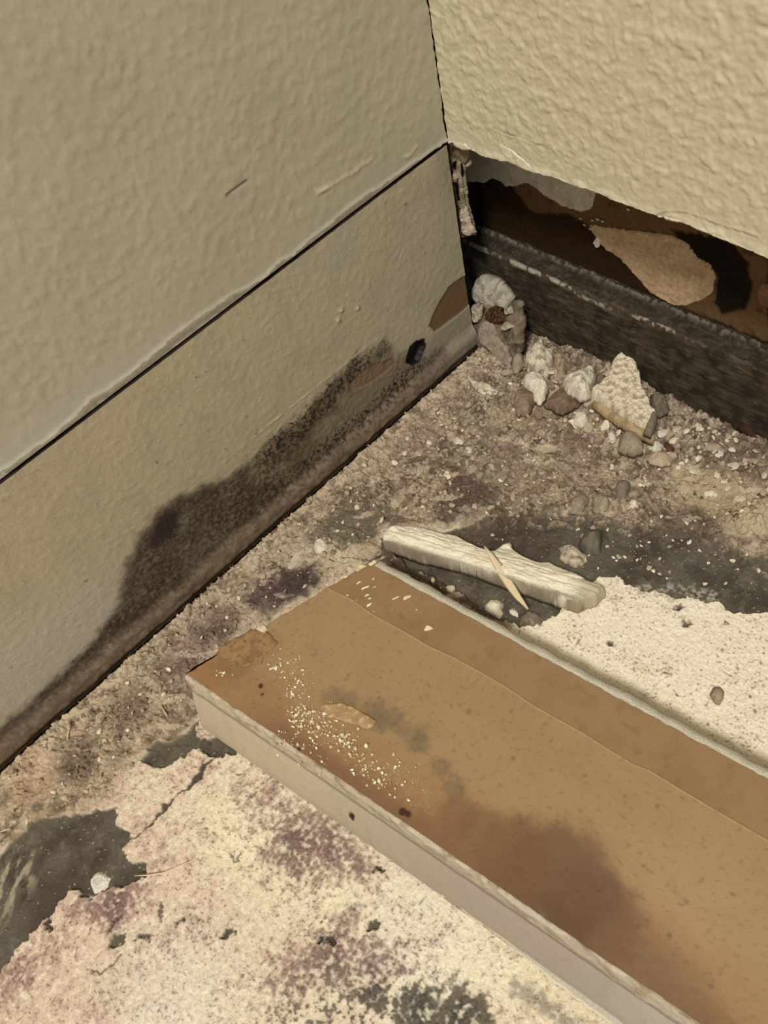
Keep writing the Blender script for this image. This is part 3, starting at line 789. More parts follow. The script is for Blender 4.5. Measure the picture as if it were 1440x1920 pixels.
# panel at the back of the cavity
ax_ = axis(-0.034, 0.12, 0.0006, hi=1.3); az_ = axis(PZ - 0.001, 0.11, 0.0006, hi=1.2)
U, Vz = np.meshgrid(ax_, az_, indexing='ij'); U = U.ravel(); Vz = Vz.ravel()
nb = fbm(U, Vz, 0.006, 170, 4); nc = fbm(U, Vz, 0.002, 174, 3)
BW = lambda *p: PP(p, 1, BY)
C = np.tile(lin((54, 36, 20)), (len(U), 1))
mid = BW((960, 350), (1000, 400), (1060, 400), (1100, 420), (1170, 490), (1240, 560), (1440, 640), (1440, 300), (1000, 250), (950, 300))
C = mix(C, (108, 78, 48), sm(0.0006, -0.0006, sdf(U + 0.001 * nb, Vz + 0.001 * nc, mid, 0.01)))
dk = BW((1258, 430), (1320, 440), (1370, 450), (1400, 490), (1410, 530), (1400, 580), (1350, 590), (1340, 560), (1345, 520), (1330, 500), (1290, 470))
C = mix(C, (34, 27, 20), sm(0.0006, -0.0006, sdf(U + 0.001 * nb, Vz + 0.001 * nc, dk, 0.01)))
C = mix(C, (30, 20, 12), sm(0.001, -0.0002, sdf(U, Vz, BW((890, 330), (900, 330), (908, 440), (894, 440)), 0.01)))  # dark strip paints in the shade of a narrow recess
C = mix(C, (40, 28, 18), sm(0.2, 0.6, nb) * 0.5)
G = np.stack([U, BY - 0.0003 * nb, Vz], 1).reshape(len(ax_), len(az_), 3)
back = slab('wall_back', G, (0, 0.013, 0), M_cav, C, flip=True)
tag(back, kind='structure')
patch('torn_paper', BW((868, 346), (878, 342), (890, 339), (908, 342), (916, 338), (927, 333), (940, 340), (950, 349), (963, 349), (978, 345), (991, 343), (1004, 352), (1018, 361),
      (1030, 370), (1041, 376), (1052, 384), (1064, 388), (1080, 394), (1096, 396), (1112, 389), (1116, 376), (1121, 350), (1100, 290), (960, 240), (860, 270)),
      1, BY, 0.0009, 0.0004, plain((196, 188, 166), (182, 172, 150), (204, 196, 176), s=0.006, seed=3), M_cav, back, sgn=-1, wob=0.0005)
patch('torn_paper', BW((1104, 420), (1125, 424), (1147, 427), (1190, 432), (1215, 435), (1266, 441), (1293, 458), (1307, 482), (1335, 496), (1342, 520), (1337, 547), (1316, 563), (1290, 571),
      (1266, 573), (1243, 561), (1222, 548), (1206, 533), (1190, 514), (1183, 506), (1166, 487), (1137, 467), (1119, 448)),
      1, BY, 0.0007, 0.0004, plain((196, 162, 124), (184, 148, 110), (202, 170, 134), s=0.005, seed=9), M_cav, back, sgn=-1, wob=0.0006, rough=0.0002)
patch('torn_paper', BW((1418, 545), (1428, 530), (1460, 525), (1470, 570), (1440, 578), (1424, 572)), 1, BY, 0.0007, 0.0003,
      plain((140, 100, 66), (120, 86, 56)), M_cav, back, sgn=-1)
patch('plaster_splash', BW((1115, 452), (1120, 443), (1126, 440), (1130, 450), (1128, 460), (1120, 462)), 1, BY - 0.0006, 0.0008, 0.0004,
      plain((244, 238, 222), (226, 216, 196)), M_gyp, back, sgn=-1, res=0.0002, rough=0.0004)
for px, py in [(1090, 408), (1097, 421), (1112, 412), (1122, 410), (1165, 434), (1180, 392), (1108, 428), (1131, 414)]:
    c_ = at(px, py, 1, BY)[[0, 2]]
    a_ = np.linspace(0, 6.28, 7)[:-1]
    patch('plaster_splash', c_ + 0.0006 * np.stack([np.cos(a_) * 1.3, np.sin(a_) * 0.7], 1), 1, BY - 0.0004, 0.0004, 0.0003,
          plain((210, 198, 170)), M_gyp, back, sgn=-1, res=0.00018, wob=0.0003)


def box(name, lo, hi, mat, parent=None):
    bm = bmesh.new(); bmesh.ops.create_cube(bm, size=1)
    for v in bm.verts:
        for i in range(3): v.co[i] = lo[i] if v.co[i] < 0 else hi[i]
    bmesh.ops.bevel(bm, geom=bm.edges[:], offset=0.0006, segments=2, affect='EDGES')
    me = bpy.data.meshes.new(name); bm.to_mesh(me); bm.free()
    o = bpy.data.objects.new(name, me); COL.objects.link(o); me.materials.append(mat)
    if parent: o.parent = parent
    return o


backing = empty('hidden_backing_1', (0, 0, 0)); tag(backing, kind='structure')  # unseen backing blocks added behind the walls to stop light leaks
box('corner_light_block', (-0.055, -0.020, -0.001), (-0.0168, -0.001, 1.2), M_dark, backing)
box('side_light_block', (-0.060, -0.001, -0.001), (-0.0345, 0.09, 1.2), M_dark, backing)
box('end_light_block', (-0.034, 0.001, H + 0.006), (-0.0006, 0.0255, 1.2), M_dark, backing)
box('wall_stud', (0.40, 0.017, PZ + 0.001), (0.44, 0.026, 1.2), M_dark, backing)
box('rear_light_block', (-0.055, -1.6, -0.001), (-0.0168, -0.022, 1.2), M_dark, backing)

# ------------------------------------------------------------------ the detached board, lying brown side up
board = empty('drywall_board', tuple(at(700, 1500, 2, 0)))
tag(board, 'long cut-off drywall board lying brown side up on floor, mould stained', 'drywall board')
BL = board.location.copy()


def bchild(o):
    o.parent = board; o.matrix_parent_inverse = Matrix.Translation(-BL)
    return o


A_ = at(346, 1266, 2, TB)[:2]; B_ = at(703, 1048, 2, TB)[:2]
uf = at(1290, 1910, 2, TB)[:2] - A_; uf /= np.hypot(*uf)
ub = at(1440, 1445, 2, TB)[:2] - B_; ub /= np.hypot(*ub)
LB = 0.34
D_f = A_ + uf * LB; D_b = B_ + ub * LB


def bq(u, v):
    """u 0..1 along, v 0..1 from near edge to far edge, on the top plane"""
    p = (A_[None] * (1 - u)[:, None] + D_f[None] * u[:, None]) * (1 - v)[:, None] + (B_[None] * (1 - u)[:, None] + D_b[None] * u[:, None]) * v[:, None]
    return p


WB = np.hypot(*(B_ - A_))
ua = np.concatenate([np.arange(0, 0.60, 0.0011), np.linspace(0.60, 1, 30)])
va = np.linspace(0, 1, 210)


def bsheet(name, v0, v1, zoff, thick, colf, mat, nv, edgef=None):
    vv_ = np.linspace(0, 1, nv)
    U, Vq = np.meshgrid(ua, vv_, indexing='ij')
    a = v0(ua) if callable(v0) else np.full(len(ua), v0)
    b = v1(ua) if callable(v1) else np.full(len(ua), v1)
    V2 = a[:, None] * (1 - Vq) + b[:, None] * Vq
    U = U.ravel(); V2 = V2.ravel()
    # wobble of the cut end
    wob = 0.0010 * fbm(V2 * WB, V2 * 0, 0.008, 180, 3) * np.exp(-U * LB / 0.004)
    p = bq(U, V2) + uf[None] * wob[:, None]
    x, y = p[:, 0], p[:, 1]
    z = TB + zoff + 0.0001 * fbm(x, y, 0.01, 184, 3)
    c, dz = colf(x, y, U, V2)
    G = np.stack([x, y, z + dz], 1).reshape(len(ua), nv, 3)
    return bchild(slab(name, G, (0, 0, -thick), mat, c))


TPp = lambda *p: PP(p, 2, TB)
seam_pts = TPp((570, 1075), (625, 1107), (662, 1125), (696, 1150), (760, 1185), (806, 1212), (850, 1232), (905, 1262), (956, 1292), (1000, 1322), (1050, 1350), (1100, 1378), (1140, 1404), (1190, 1434), (1218, 1440 + 4),
               (1290, 1488), (1358, 1528), (1440, 1575))
# the seam as v over u
th = []
for q in seam_pts:
    u = 0.1
    for _ in range(30):
        pf = A_ * (1 - u) + D_f * u; pb = B_ * (1 - u) + D_b * u
        e = pb - pf; v = np.dot(q - pf, e) / np.dot(e, e)
        r = q - (pf + e * v); u += np.dot(r, uf) / LB
    th.append((u, v))
th = np.array(th)
seam = lambda u: np.interp(u, th[:, 0], th[:, 1])
rag_n = lambda u: 0.03 * fbm(u * LB, u * 0, 0.012, 190, 3) + 0.012 * fbm(u * LB, u * 0, 0.003, 192, 2)
near_e = lambda u: 0.010 + 0.25 * np.clip(rag_n(u) * 0.5, -0.02, 0.05)
far_e = lambda u: 1 - 0.030 - 0.5 * np.abs(rag_n(u)) * 0.6


def c_sheet(x, y, u, v):
    nb = fbm(x, y, 0.004, 194, 4); na = fbm(x, y, 0.014, 198, 3); nc = fbm(x, y, 0.0014, 202, 3)
    c = np.tile(lin((154, 122, 80)), (len(x), 1))
    c = mix(c, (148, 116, 76), sm(-0.2, 0.5, na) * 0.6)
    c = mix(c, (166, 132, 92), blob(x, y, at(1300, 1700, 2, TB)[:2], 0.018) * 0.5)
    # rusty damp band along the near edge
    band = sm(0.33, 0.12, v + 0.05 * na + 0.03 * nb) * sm(0.55, 0.35, u)
    c = mix(c, (146, 106, 66), band * 0.85)
    c = mix(c, (116, 80, 52), sm(0.14, 0.03, v + 0.03 * nb) * sm(0.05, 0.12, u) * 0.75)
    P = lambda px, py: at(px, py, 2, TB)[:2]
    # ring-shaped mould stain
    for px, py, r, k, w in [(1040, 1650, .0150, (104, 74, 50), .95), (960, 1600, .010, (112, 78, 50), .9), (1110, 1720, .012, (96, 68, 48), .9), (900, 1560, .007, (120, 86, 56), .8),
                            (1180, 1800, .010, (120, 88, 62), .7), (1090, 1650, .008, (110, 82, 58), .6), (1260, 1870, .010, (122, 92, 66), .6), (860, 1530, .006, (118, 82, 52), .8),
                            (440, 1240, .007, (124, 90, 56), .7), (400, 1265, .006, (140, 98, 56), .7), (500, 1210, .006, (140, 106, 68), .6), (470, 1205, .0035, (104, 84, 62), .7)]:
        b_ = blob(x, y, P(px, py), r)
        c = mix(c, k, sm(0.25, 0.72, b_ + 0.10 * nb + 0.04 * nc) * w * 0.85)
    for px, py, r in [(625, 1308, .0032), (655, 1312, .003), (700, 1335, .0035), (735, 1345, .0035), (775, 1375, .004), (790, 1390, .003), (690, 1345, .003), (830, 1440, .0028), (850, 1475, .0028), (720, 1350, .003)]:
        c = mix(c, (112, 94, 66), sm(0.15, 0.9, blob(x, y, P(px, py), r * 1.15) + 0.35 * nb + 0.18 * nc) * 0.6)
    for px, py, r in [(489, 1286, .0009), (492, 1302, .0005), (755, 1522, .0012), (765, 1526, .001), (560, 1405, .0006)]:
        c = mix(c, (62, 38, 22), sm(0.3, 0.7, blob(x, y, P(px, py), r) + 0.1 * nc))
    scuff = ldist(x, y, TPp((560, 1300), (600, 1350), (660, 1400), (720, 1440), (780, 1480)), 0.02)
    c = mix(c, (156, 124, 82), sm(0.006, 0.001, scuff) * sm(-0.1, 0.4, nc + 0.5 * nb) * 0.7)
    c = mix(c, (92, 60, 34), sm(0.4, 0.55, nc) * 0.25)
    # light torn fibre along the seam
    s_ = np.abs(v - seam(u)) * WB
    c = mix(c, (196, 158, 108), sm(0.0006, 0.0, s_) * 0.5)
    dz = 0.00012 * nb * sm(0.4, 0.1, v) + 0.0
    return c, dz


def c_fold(x, y, u, v):
    nb = fbm(x, y, 0.004, 206, 4); na = fbm(x, y, 0.014, 210, 3)
    c = np.tile(lin((143, 110, 71)), (len(x), 1))
    c = mix(c, (134, 102, 65), sm(-0.2, 0.5, na) * 0.6)
    c = mix(c, (120, 80, 46), sm(0.25, 0.6, nb) * 0.3)
    return c, 0 * x


TS = 0.00035
bsheet('paper_sheet', near_e, seam, 0.0, TS * 1.6, c_sheet, M_paper, 150)
bsheet('paper_fold', lambda u: seam(u) - 0.004, far_e, -TS, TS, c_fold, M_paper, 60)

# gypsum body: profile from far bottom, over the top, down the sloping near face
def body():
    us = ua
    pf = A_[None] * (1 - us)[:, None] + D_f[None] * us[:, None]; pb = B_[None] * (1 - us)[:, None] + D_b[None] * us[:, None]
    nrm = np.array([uf[1], -uf[0]])            # outwards on the near side
    out = []; cols = []
    segs = []
    # (side, outward offset, z)
    def add(base, o, z, c, rg=0.0, sd=0):
        n = fbm(us * LB, us * 0 + z, 0.006, 220 + sd, 3)
        p = base + nrm[None] * (o + rg * n)[:, None] if np.ndim(o) else base + nrm[None] * (o + rg * n)[:, None]
        out.append(np.stack([p[:, 0], p[:, 1], np.full(len(us), z) + rg * 0.4 * n], 1)); segs.append(c)
    z0 = 0.0002
    add(pb, -0.0012, z0, (214, 204, 176))
    add(pb, -0.0020, 0.006, (218, 208, 180), 0.0006, 1)
    add(pb, -0.0016, TB - 0.003, (206, 198, 176), 0.0008, 2)
    add(pb, -0.0004, TB - 0.0016, (196, 188, 168), 0.0008, 3)
    add(pb, 0.0010, TB - 0.0010, (214, 204, 178), 0.0006, 4)
    add(pb, 0.0022, TB - 0.0009, (190, 180, 160), 0.0004, 5)
    add(pb, 0.0034, TB - 0.0008, (190, 180, 160))
    add(pf, -0.0030, TB - 0.0008, (196, 176, 150))
    add(pf, -0.0008, TB - 0.0006, (186, 164, 138), 0.0003, 6)
    return np.array(out), segs, pf, nrm


prof_, segc, pf_, nrm_ = body()
# near side continues: rim, groove, grey face, foot
def near_prof(t):
    """t 0..1 down the near side: outward offset and height"""
    k = [(0.0, -0.0008, TB - 0.0006), (0.05, 0.0002, TB - 0.0004), (0.12, 0.0014, TB - 0.0014), (0.20, 0.0023, TB - 0.0030), (0.25, 0.0024, TB - 0.0042), (0.30, 0.0032, TB - 0.0048),
         (0.42, 0.0052, TB - 0.0066), (0.6, 0.0080, TB - 0.0098), (0.8, 0.0104, 0.0036), (0.93, 0.0118, 0.0008), (1.0, 0.0110, 0.0001)]
    k = np.array(k)
    return np.interp(t, k[:, 0], k[:, 1]), np.interp(t, k[:, 0], k[:, 2])


nt_ = 60; ts = np.linspace(0, 1, nt_)
U, T = np.meshgrid(ua, ts, indexing='ij')
o_, z_ = near_prof(T)
n1 = fbm(U * LB, T * 0.016, 0.005, 240, 4); n2 = fbm(U * LB * 0.35, T * 0.016, 0.0016, 244, 3); n3 = fbm(U * LB, T * 0.016, 0.0012, 247, 3)
rimm = sm(0.27, 0.2, T)
rg = 0.0005 * n1 * rimm + 0.0005 * n2 * rimm + 0.00015 * n1
fo = lambda u: 0.70 - 0.20 * u
PF = pf_[:, None, :] + nrm_[None, None] * (np.where(o_ > 0, o_ * fo(U), o_) + rg)[..., None] + uf[None, None] * (0.0085 * np.exp(-U * LB / 0.004) * T)[..., None]
G = np.stack([PF[..., 0], PF[..., 1], z_ + 0.3 * rg], -1)
C = np.tile(lin((176, 157, 126)), (U.size, 1))
Uf = U.ravel(); Tf = T.ravel(); n1 = n1.ravel(); n2 = n2.ravel(); n3 = n3.ravel()
far_ = sm(0.12, 0.30, Uf)
C = mix(C, (150, 137, 120), far_ * 0.8)
C = mix(C, (166, 160, 148), sm(0.36, 0.45, Uf) * 0.6)
C = mix(C, (176, 158, 128), sm(0.25, 0.18, Tf) * (0.7 + 0.5 * n2))
C = mix(C, (132, 110, 86), sm(0.22, 0.14, Tf) * sm(-0.05, 0.4, n2 + 0.4 * n1) * 0.7)
C = mix(C, (214, 202, 174), sm(0.09, 0.03, Tf) * sm(-0.2, 0.3, n1) * 0.7)
C = mix(C, (92, 74, 56), sm(0.035, 0.0, np.abs(Tf - 0.27)) * 0.7)
C = mix(C, (110, 96, 78), sm(0.95, 1.0, Tf) * 0.6)
C = mix(C, (140, 124, 104), sm(0.2, 0.6, n1) * 0.2)
hp = at(661, 1530, 2, 0.007)[:2]
hu = np.dot(hp - A_, uf) / LB
dh = np.hypot((Uf - hu) * LB / 0.0009, (Tf - 0.56) / 0.085) + 0.4 * n3
C = mix(C, (52, 32, 18), sm(1.1, 0.7, dh))
Gf = G.reshape(-1, 3); Gf[:, 2] -= 0.0008 * sm(1.1, 0.6, dh)
face = bchild(slab('edge_paper', Gf.reshape(len(ua), nt_, 3), (nrm_[0] * -0.0006, nrm_[1] * -0.0006, -0.0003), matte('edge_paper', rough=0.75, bump=0.3, bscale=1500, dist=0.00015, var=0.06, vscale=1500), C, flip=False))
face['label'] = 'pale grey folded paper along near edge with small brown hole'
# gypsum core as a loft with closed ends
core = np.concatenate([prof_, np.array([np.stack([pf_[:, 0] + nrm_[0] * o * fo(ua), pf_[:, 1] + nrm_[1] * o * fo(ua), np.full(len(ua), z)], 1) for o, z in
                                        [(0.0008, TB - 0.0022), (0.0030, TB - 0.0062), (0.0086, 0.0038), (0.0098, 0.0003)]])], 0)
zz_ = core[..., 2]; core[..., 0] += uf[0] * 0.0085 * np.exp(-ua * LB / 0.004)[None] * np.clip(1 - zz_ / (TB - 0.001), 0, 1); core[..., 1] += uf[1] * 0.0085 * np.exp(-ua * LB / 0.004)[None] * np.clip(1 - zz_ / (TB - 0.001), 0, 1)
core = core.transpose(1, 0, 2)
segc += [(186, 164, 138), (150, 130, 108), (140, 124, 104), (120, 104, 84)]
cc = np.tile(np.array([lin(c) for c in segc])[None], (len(ua), 1, 1)).reshape(-1, 3)
cc = cc * (1 + 0.10 * fbm(core.reshape(-1, 3)[:, 0], core.reshape(-1, 3)[:, 1], 0.005, 250, 3))[:, None]
nP = core.shape[1]
Vc = core.reshape(-1, 3); F = gridfaces(len(ua), nP)
bot = np.stack([np.arange(len(ua) - 1) * nP, np.arange(len(ua) - 1) * nP + nP - 1, (np.arange(len(ua) - 1) + 1) * nP + nP - 1, (np.arange(len(ua) - 1) + 1) * nP], -1)
ends = [np.arange(nP)[None], (np.arange(nP) + (len(ua) - 1) * nP)[None, ::-1]]
gc = bchild(meshobj('gypsum_core', Vc, [F, bot] + ends, M_gyp, cc, smooth=False))
# thin torn lip of paper under the near edge
lt = np.linspace(0, 1, 10)
ul = ua[(ua > 0.27)]
pfl = A_[None] * (1 - ul)[:, None] + D_f[None] * ul[:, None]
wl_ = 0.0118 * fo(ul) + 0.0030 * sm(0.27, 0.50, ul) + 0.0006 * fbm(ul * LB, ul * 0, 0.006, 260, 3)
G = np.zeros((len(ul), len(lt), 3))
for j, t in enumerate(lt):
    o = 0.0112 * fo(ul) * (1 - t) + wl_ * t
    G[:, j, 0] = pfl[:, 0] + nrm_[0] * o; G[:, j, 1] = pfl[:, 1] + nrm_[1] * o
    G[:, j, 2] = 0.0017 - 0.0004 * t + 0.0002 * fbm(ul * LB, ul * 0 + t * 0.004, 0.004, 262, 2)
C = np.tile(lin((188, 180, 156)), (len(ul) * len(lt), 1))
C = mix(C, (226, 214, 176), np.tile(sm(0.6, 1.0, lt), len(ul)))
C = mix(C, (130, 118, 100), np.tile(sm(0.25, 0.0, lt), len(ul)) * 0.7)
bchild(slab('torn_lip', G, (0, 0, -0.0010), M_gyp, C))

# paper flake and plaster dust stuck on the board
patchb = lambda *a, **k: bchild(patch(*a, **k))
patchb('paper_flake', TPp((600, 1322), (640, 1318), (672, 1330), (706, 1352), (700, 1362), (688, 1368), (665, 1360), (640, 1350), (615, 1345)), 2, TB + 0.0001, 0.00035, 0.0006,
       plain((170, 134, 90), (160, 122, 80), (188, 160, 116)), M_paper, wob=0.0003, res=0.00025, tilt=(0.05, -0.02))
patchb('paper_flake', TPp((405, 1222), (440, 1195), (480, 1180), (505, 1186), (520, 1205), (500, 1225), (490, 1245), (460, 1250), (430, 1246)), 2, TB + 0.0001, 0.00016, 0.0006,
       plain((152, 114, 70), (132, 98, 60), (112, 86, 60)), M_paper, wob=0.0008, res=0.0003)
for pts in [((690, 1058), (702, 1050), (708, 1054), (696, 1063)), ((660, 1070), (676, 1060), (690, 1060), (676, 1072)), ((636, 1084), (650, 1078), (655, 1081), (642, 1087)),
            ((480, 1178), (496, 1170), (503, 1180), (494, 1190)), ((474, 1168), (484, 1172), (480, 1180))]:
    patchb('gypsum_scab', TPp(*pts), 2, TB, 0.0007, 0.0004, plain((222, 206, 166), (204, 184, 138)), M_gyp, wob=0.0005, res=0.0002, rough=0.0003)
rs = np.random.RandomState(5)
flecks = [(673, 1092, 5, 2), (685, 1101, 9, 3.4), (700, 1101, 4, 1.6), (700, 1085, 3, 2), (688, 1115, 4.5, 2), (694, 1121, 4, 1.6), (651, 1116, 3.4, 2), (692, 1134, 6, 2.6), (668, 1125, 2.5, 1.2),
          (741, 1121, 7, 3.2), (763, 1120, 6, 3.8), (803, 1178, 9, 5), (782, 1143, 2.5, 1.6), (732, 1143, 4, 1), (743, 1087, 2, 1.2), (630, 1092, 4, 2.4), (700, 1145, 2.5, 1.2)]
for px, py, a, b in flecks:
    c_ = at(px, py, 2, TB)[:2]; e = at(px + 20, py - 8, 2, TB)[:2] - c_; e /= np.hypot(*e); f_ = np.array([-e[1], e[0]])
    t = np.linspace(0, 2 * np.pi, 9)[:-1]
    ra = (1 + 0.35 * rs.randn(8))
    poly = c_ + 0.00017 * (a * (np.cos(t) * ra)[:, None] * e[None] + b * (np.sin(t) * ra)[:, None] * f_[None])
    patchb('plaster_fleck', poly, 2, TB - 0.0003 if True else TB, 0.0006, 0.0003, plain((230, 214, 172), (214, 196, 152)), M_gyp, wob=0.0001, res=0.00016)

# ------------------------------------------------------------------ crumbs as one stuff mesh
def ico(sub):
    bm = bmesh.new(); bmesh.ops.create_icosphere(bm, subdivisions=sub, radius=1.0)
    V = np.array([v.co[:] for v in bm.verts]); F = np.array([[v.index for v in f.verts] for f in bm.faces]); bm.free()
    return V, F


ICO1 = ico(1); ICO2 = ico(2)


def scatter_mesh(name, P, R, cols, mat, flat=0.55, seed=0, rot=None):
    r = np.random.RandomState(seed); V0, F0 = ICO1
    n = len(P); m = len(V0)
    sc = R[:, None] * np.stack([1 + 0.45 * r.randn(n) * 0.6, 1 + 0.45 * r.randn(n) * 0.6, flat * (0.7 + 0.6 * r.rand(n))], 1)
    sc = np.clip(sc, R[:, None] * 0.25, R[:, None] * 2)
    ang = r.rand(n) * 6.28
    ca, sa = np.cos(ang)[:, None], np.sin(ang)[:, None]
    V = V0[None] * (1 + 0.28 * r.randn(n, m, 1)).clip(0.5, 1.6)
    V = V * sc[:, None]
    x = V[..., 0] * ca - V[..., 1] * sa; y = V[..., 0] * sa + V[..., 1] * ca; z = V[..., 2]
    tl = 0.5 * r.randn(n)[:, None]; y, z = y * np.cos(tl) - z * np.sin(tl), y * np.sin(tl) + z * np.cos(tl)
    V = np.stack([x, y, z], -1) + P[:, None]
    F = (F0[None] + (np.arange(n) * m)[:, None, None]).reshape(-1, 3)
    c = np.repeat(cols, m, 0)
    return meshobj(name, V.reshape(-1, 3), F, mat, c, smooth=False)


M_crumb = matte('crumbs', rough=0.95, bump=0.3, bscale=2500, dist=0.0002, var=0.12, vscale=3000, spec=0.1)
pal = [lin(c) for c in [(168, 146, 114), (186, 164, 130), (206, 188, 154), (140, 118, 90), (120, 100, 76), (100, 82, 62), (220, 206, 176), (172, 142, 118), (150, 128, 100)]]
r = np.random.RandomState(12)
# sample positions in rubble
P = []; Rr = []; Cc = []
N = 15000
x = r.uniform(0.0015, 0.125, N); y = r.uniform(-0.225, 0.0155, N)
keep = (fmask(RUBG, x, y) > 0.5)
dn = 0.15 + 0.85 * sm(-0.15, 0.45, fbm(x, y, 0.010, 300, 3))
dn = dn * (0.55 + 0.45 * sm(-0.05, -0.005, y))
keep &= r.rand(N) < dn
x = x[keep]; y = y[keep]
rad = 0.00020 + 0.00085 * r.rand(len(x)) ** 4
z = fz(x, y) + rad * 0.15
P = np.stack([x, y, z], 1)
ci = r.choice(len(pal), len(x), p=[.17, .16, .14, .12, .10, .08, .08, .08, .07])
cols = np.array(pal)[ci] * (0.85 + 0.3 * r.rand(len(x)))[:, None]
o = scatter_mesh('plaster_grit', P, rad, cols, M_crumb, 0.6, 1)
tag(o, 'fine plaster grit and crumbs spread over the floor in the corner between both walls', 'plaster grit', kind='stuff')
# white flecks on the slate and rubble
N = 4200
x = r.uniform(0.045, 0.15, N); y = r.uniform(-0.075, 0.012, N)
ds = fbm(x, y, 0.014, 310, 2)
cl_ = blob(x, y, at(960, 1000, 2, 0)[:2], 0.022) + 0.8 * blob(x, y, at(1300, 1010, 2, 0)[:2], 0.025) + 0.4 * blob(x, y, at(1250, 1080, 2, 0)[:2], 0.03) + 0.5 * blob(x, y, at(880, 950, 2, 0)[:2], 0.02)
k = r.rand(N) < cl_ * sm(-0.6, 0.4, ds) * 0.18
x = x[k]; y = y[k]
rad = 0.00011 + 0.00065 * r.rand(len(x)) ** 4.5
cols = np.array([lin((226, 212, 182)), lin((200, 182, 150)), lin((180, 150, 126))])[r.choice(3, len(x), p=[.6, .28, .12])]
o = scatter_mesh('plaster_flecks', np.stack([x, y, fz(x, y) + rad * 0.2], 1), rad, cols, M_crumb, 0.4, 2)
tag(o, 'tiny white plaster flecks sprinkled on the dark bare floor band', 'plaster flecks', kind='stuff')
# white mould crumbs on the board
x = []; y = []
for (px, py, rx, ry, n, ang) in [(560, 1290, 16, 30, 60, 0.3), (570, 1340, 26, 26, 120, 0.2), (640, 1385, 50, 16, 150, 0.6), (700, 1450, 50, 15, 110, 0.62), (600, 1370, 40, 20, 90, 0.5), (530, 1258, 26, 8, 40, 0.1),
                                 (560, 1400, 50, 22, 70, 0.6), (760, 1450, 40, 14, 26, 0.6), (420, 1262, 24, 6, 14, 0.3), (545, 1235, 20, 14, 20, 0.4)]:
    for _ in range(n):
        a = r.randn() * rx * 0.75; b = r.randn() * ry * 0.75
        q = at(px + a * math.cos(ang) - b * math.sin(ang), py + a * math.sin(ang) + b * math.cos(ang), 2, TB)
        x.append(q[0]); y.append(q[1])
x = np.array(x); y = np.array(y)
rad = 0.00012 + 0.00045 * r.rand(len(x)) ** 3
cols = np.array([lin((232, 222, 190)), lin((206, 190, 140)), lin((196, 170, 126))])[r.choice(3, len(x), p=[.5, .3, .2])]
o = bchild(scatter_mesh('mould_crust', np.stack([x, y, TB + 0.0001 + rad * 0.2], 1), rad, cols, M_crumb, 0.6, 3)); o['kind'] = 'stuff'
o['label'] = 'white powdery crust on the brown paper'

# ------------------------------------------------------------------ single lumps and chips
ffol = lambda u, v: fz(u, v)


def lump(name, label, cat, pts, t, cols, edge_=0.0016, rough=0.0012, res=0.0003, tilt=(0, 0), lift=None, group=None, mat=None, wob=0.0005, dark=None, seed=None, prof=None, base=0.0, s=0.003, zc=None, facets=5):
    seed = seed if seed is not None else len(bpy.data.objects)
    z0 = 0.0
    q = np.array([at(x, y, 2, 0.003)[:2] for x, y in pts]).mean(0)
    zg = float(fz(np.array([q[0]]), np.array([q[1]]))[0])
    poly = PP(pts, 2, zg + (t * 0.55 if zc is None else zc))
    o = patch(name, poly, 2, 0.0, t, edge_, plain(*cols, s=s, seed=seed, dark=dark), mat or M_gyp, None, res=res, tilt=tilt, rough=rough, seed=seed, wob=wob,
              follow=lambda u, v: np.full(len(u), zg - 0.0004 + base), prof=prof, facets=0 if name in ('pebble', 'plaster_wedge') or 'shaving' in label else facets)
    tag(o, label, cat, group)
    return o


WH = ((226, 214, 186), (210, 196, 166), (234, 224, 200)); WH2 = ((214, 202, 172), (192, 178, 148), (224, 214, 188))
GR = ((160, 144, 116), (144, 128, 102), (172, 156, 126)); BR = ((124, 100, 76), (108, 86, 64), (140, 114, 88)); TN = ((170, 148, 116), (150, 130, 100))
DG = ((124, 110, 90), (104, 92, 72), (136, 122, 100)); PK = ((196, 174, 144), (180, 156, 128))

# the big triangular wedge, paper edge below it
wed = [(1161, 664), (1172, 668), (1188, 665), (1192, 690), (1201, 712), (1204, 730), (1213, 745), (1220, 765), (1232, 780), (1228, 800), (1214, 806), (1190, 796), (1160, 778), (1130, 760), (1108, 744), (1104, 736),
       (1120, 728), (1140, 712), (1144, 694), (1155, 680)]
q = at(1170, 740, 2, 0.006)
lump('plaster_wedge', 'large pale triangular plaster chunk with pitted face, leaning against the dark timber', 'plaster chunk', wed, 0.0085,
     ((224, 208, 174), (206, 188, 152), (234, 222, 194)), edge_=0.0009, rough=0.0011, res=0.00025, tilt=(-0.05, 0.10), dark=(150, 128, 92), s=0.0016, wob=0.0006)
w_ = bpy.data.objects['plaster_wedge']
bo = patch('paper_edge', PP([(1108, 745), (1112, 754), (1140, 775), (1170, 795), (1200, 812), (1226, 822), (1230, 814), (1205, 802), (1170, 782), (1140, 762)], 2, 0.008), 2, 0.0, 0.0035, 0.0004,
           plain((178, 152, 108), (150, 124, 84)), M_paper, w_, follow=lambda u, v: np.full(len(u), 0.0045), res=0.00025, wob=0.0003)
bo = patch('paper_stub', PP([(1222, 772), (1234, 774), (1232, 790), (1222, 812), (1206, 806), (1214, 790)], 2, 0.011), 2, 0.0, 0.0035, 0.0006,
           plain((128, 116, 96), (116, 104, 84)), M_paper, w_, follow=lambda u, v: np.full(len(u), 0.0085), res=0.00025, wob=0.0002)
L = lump
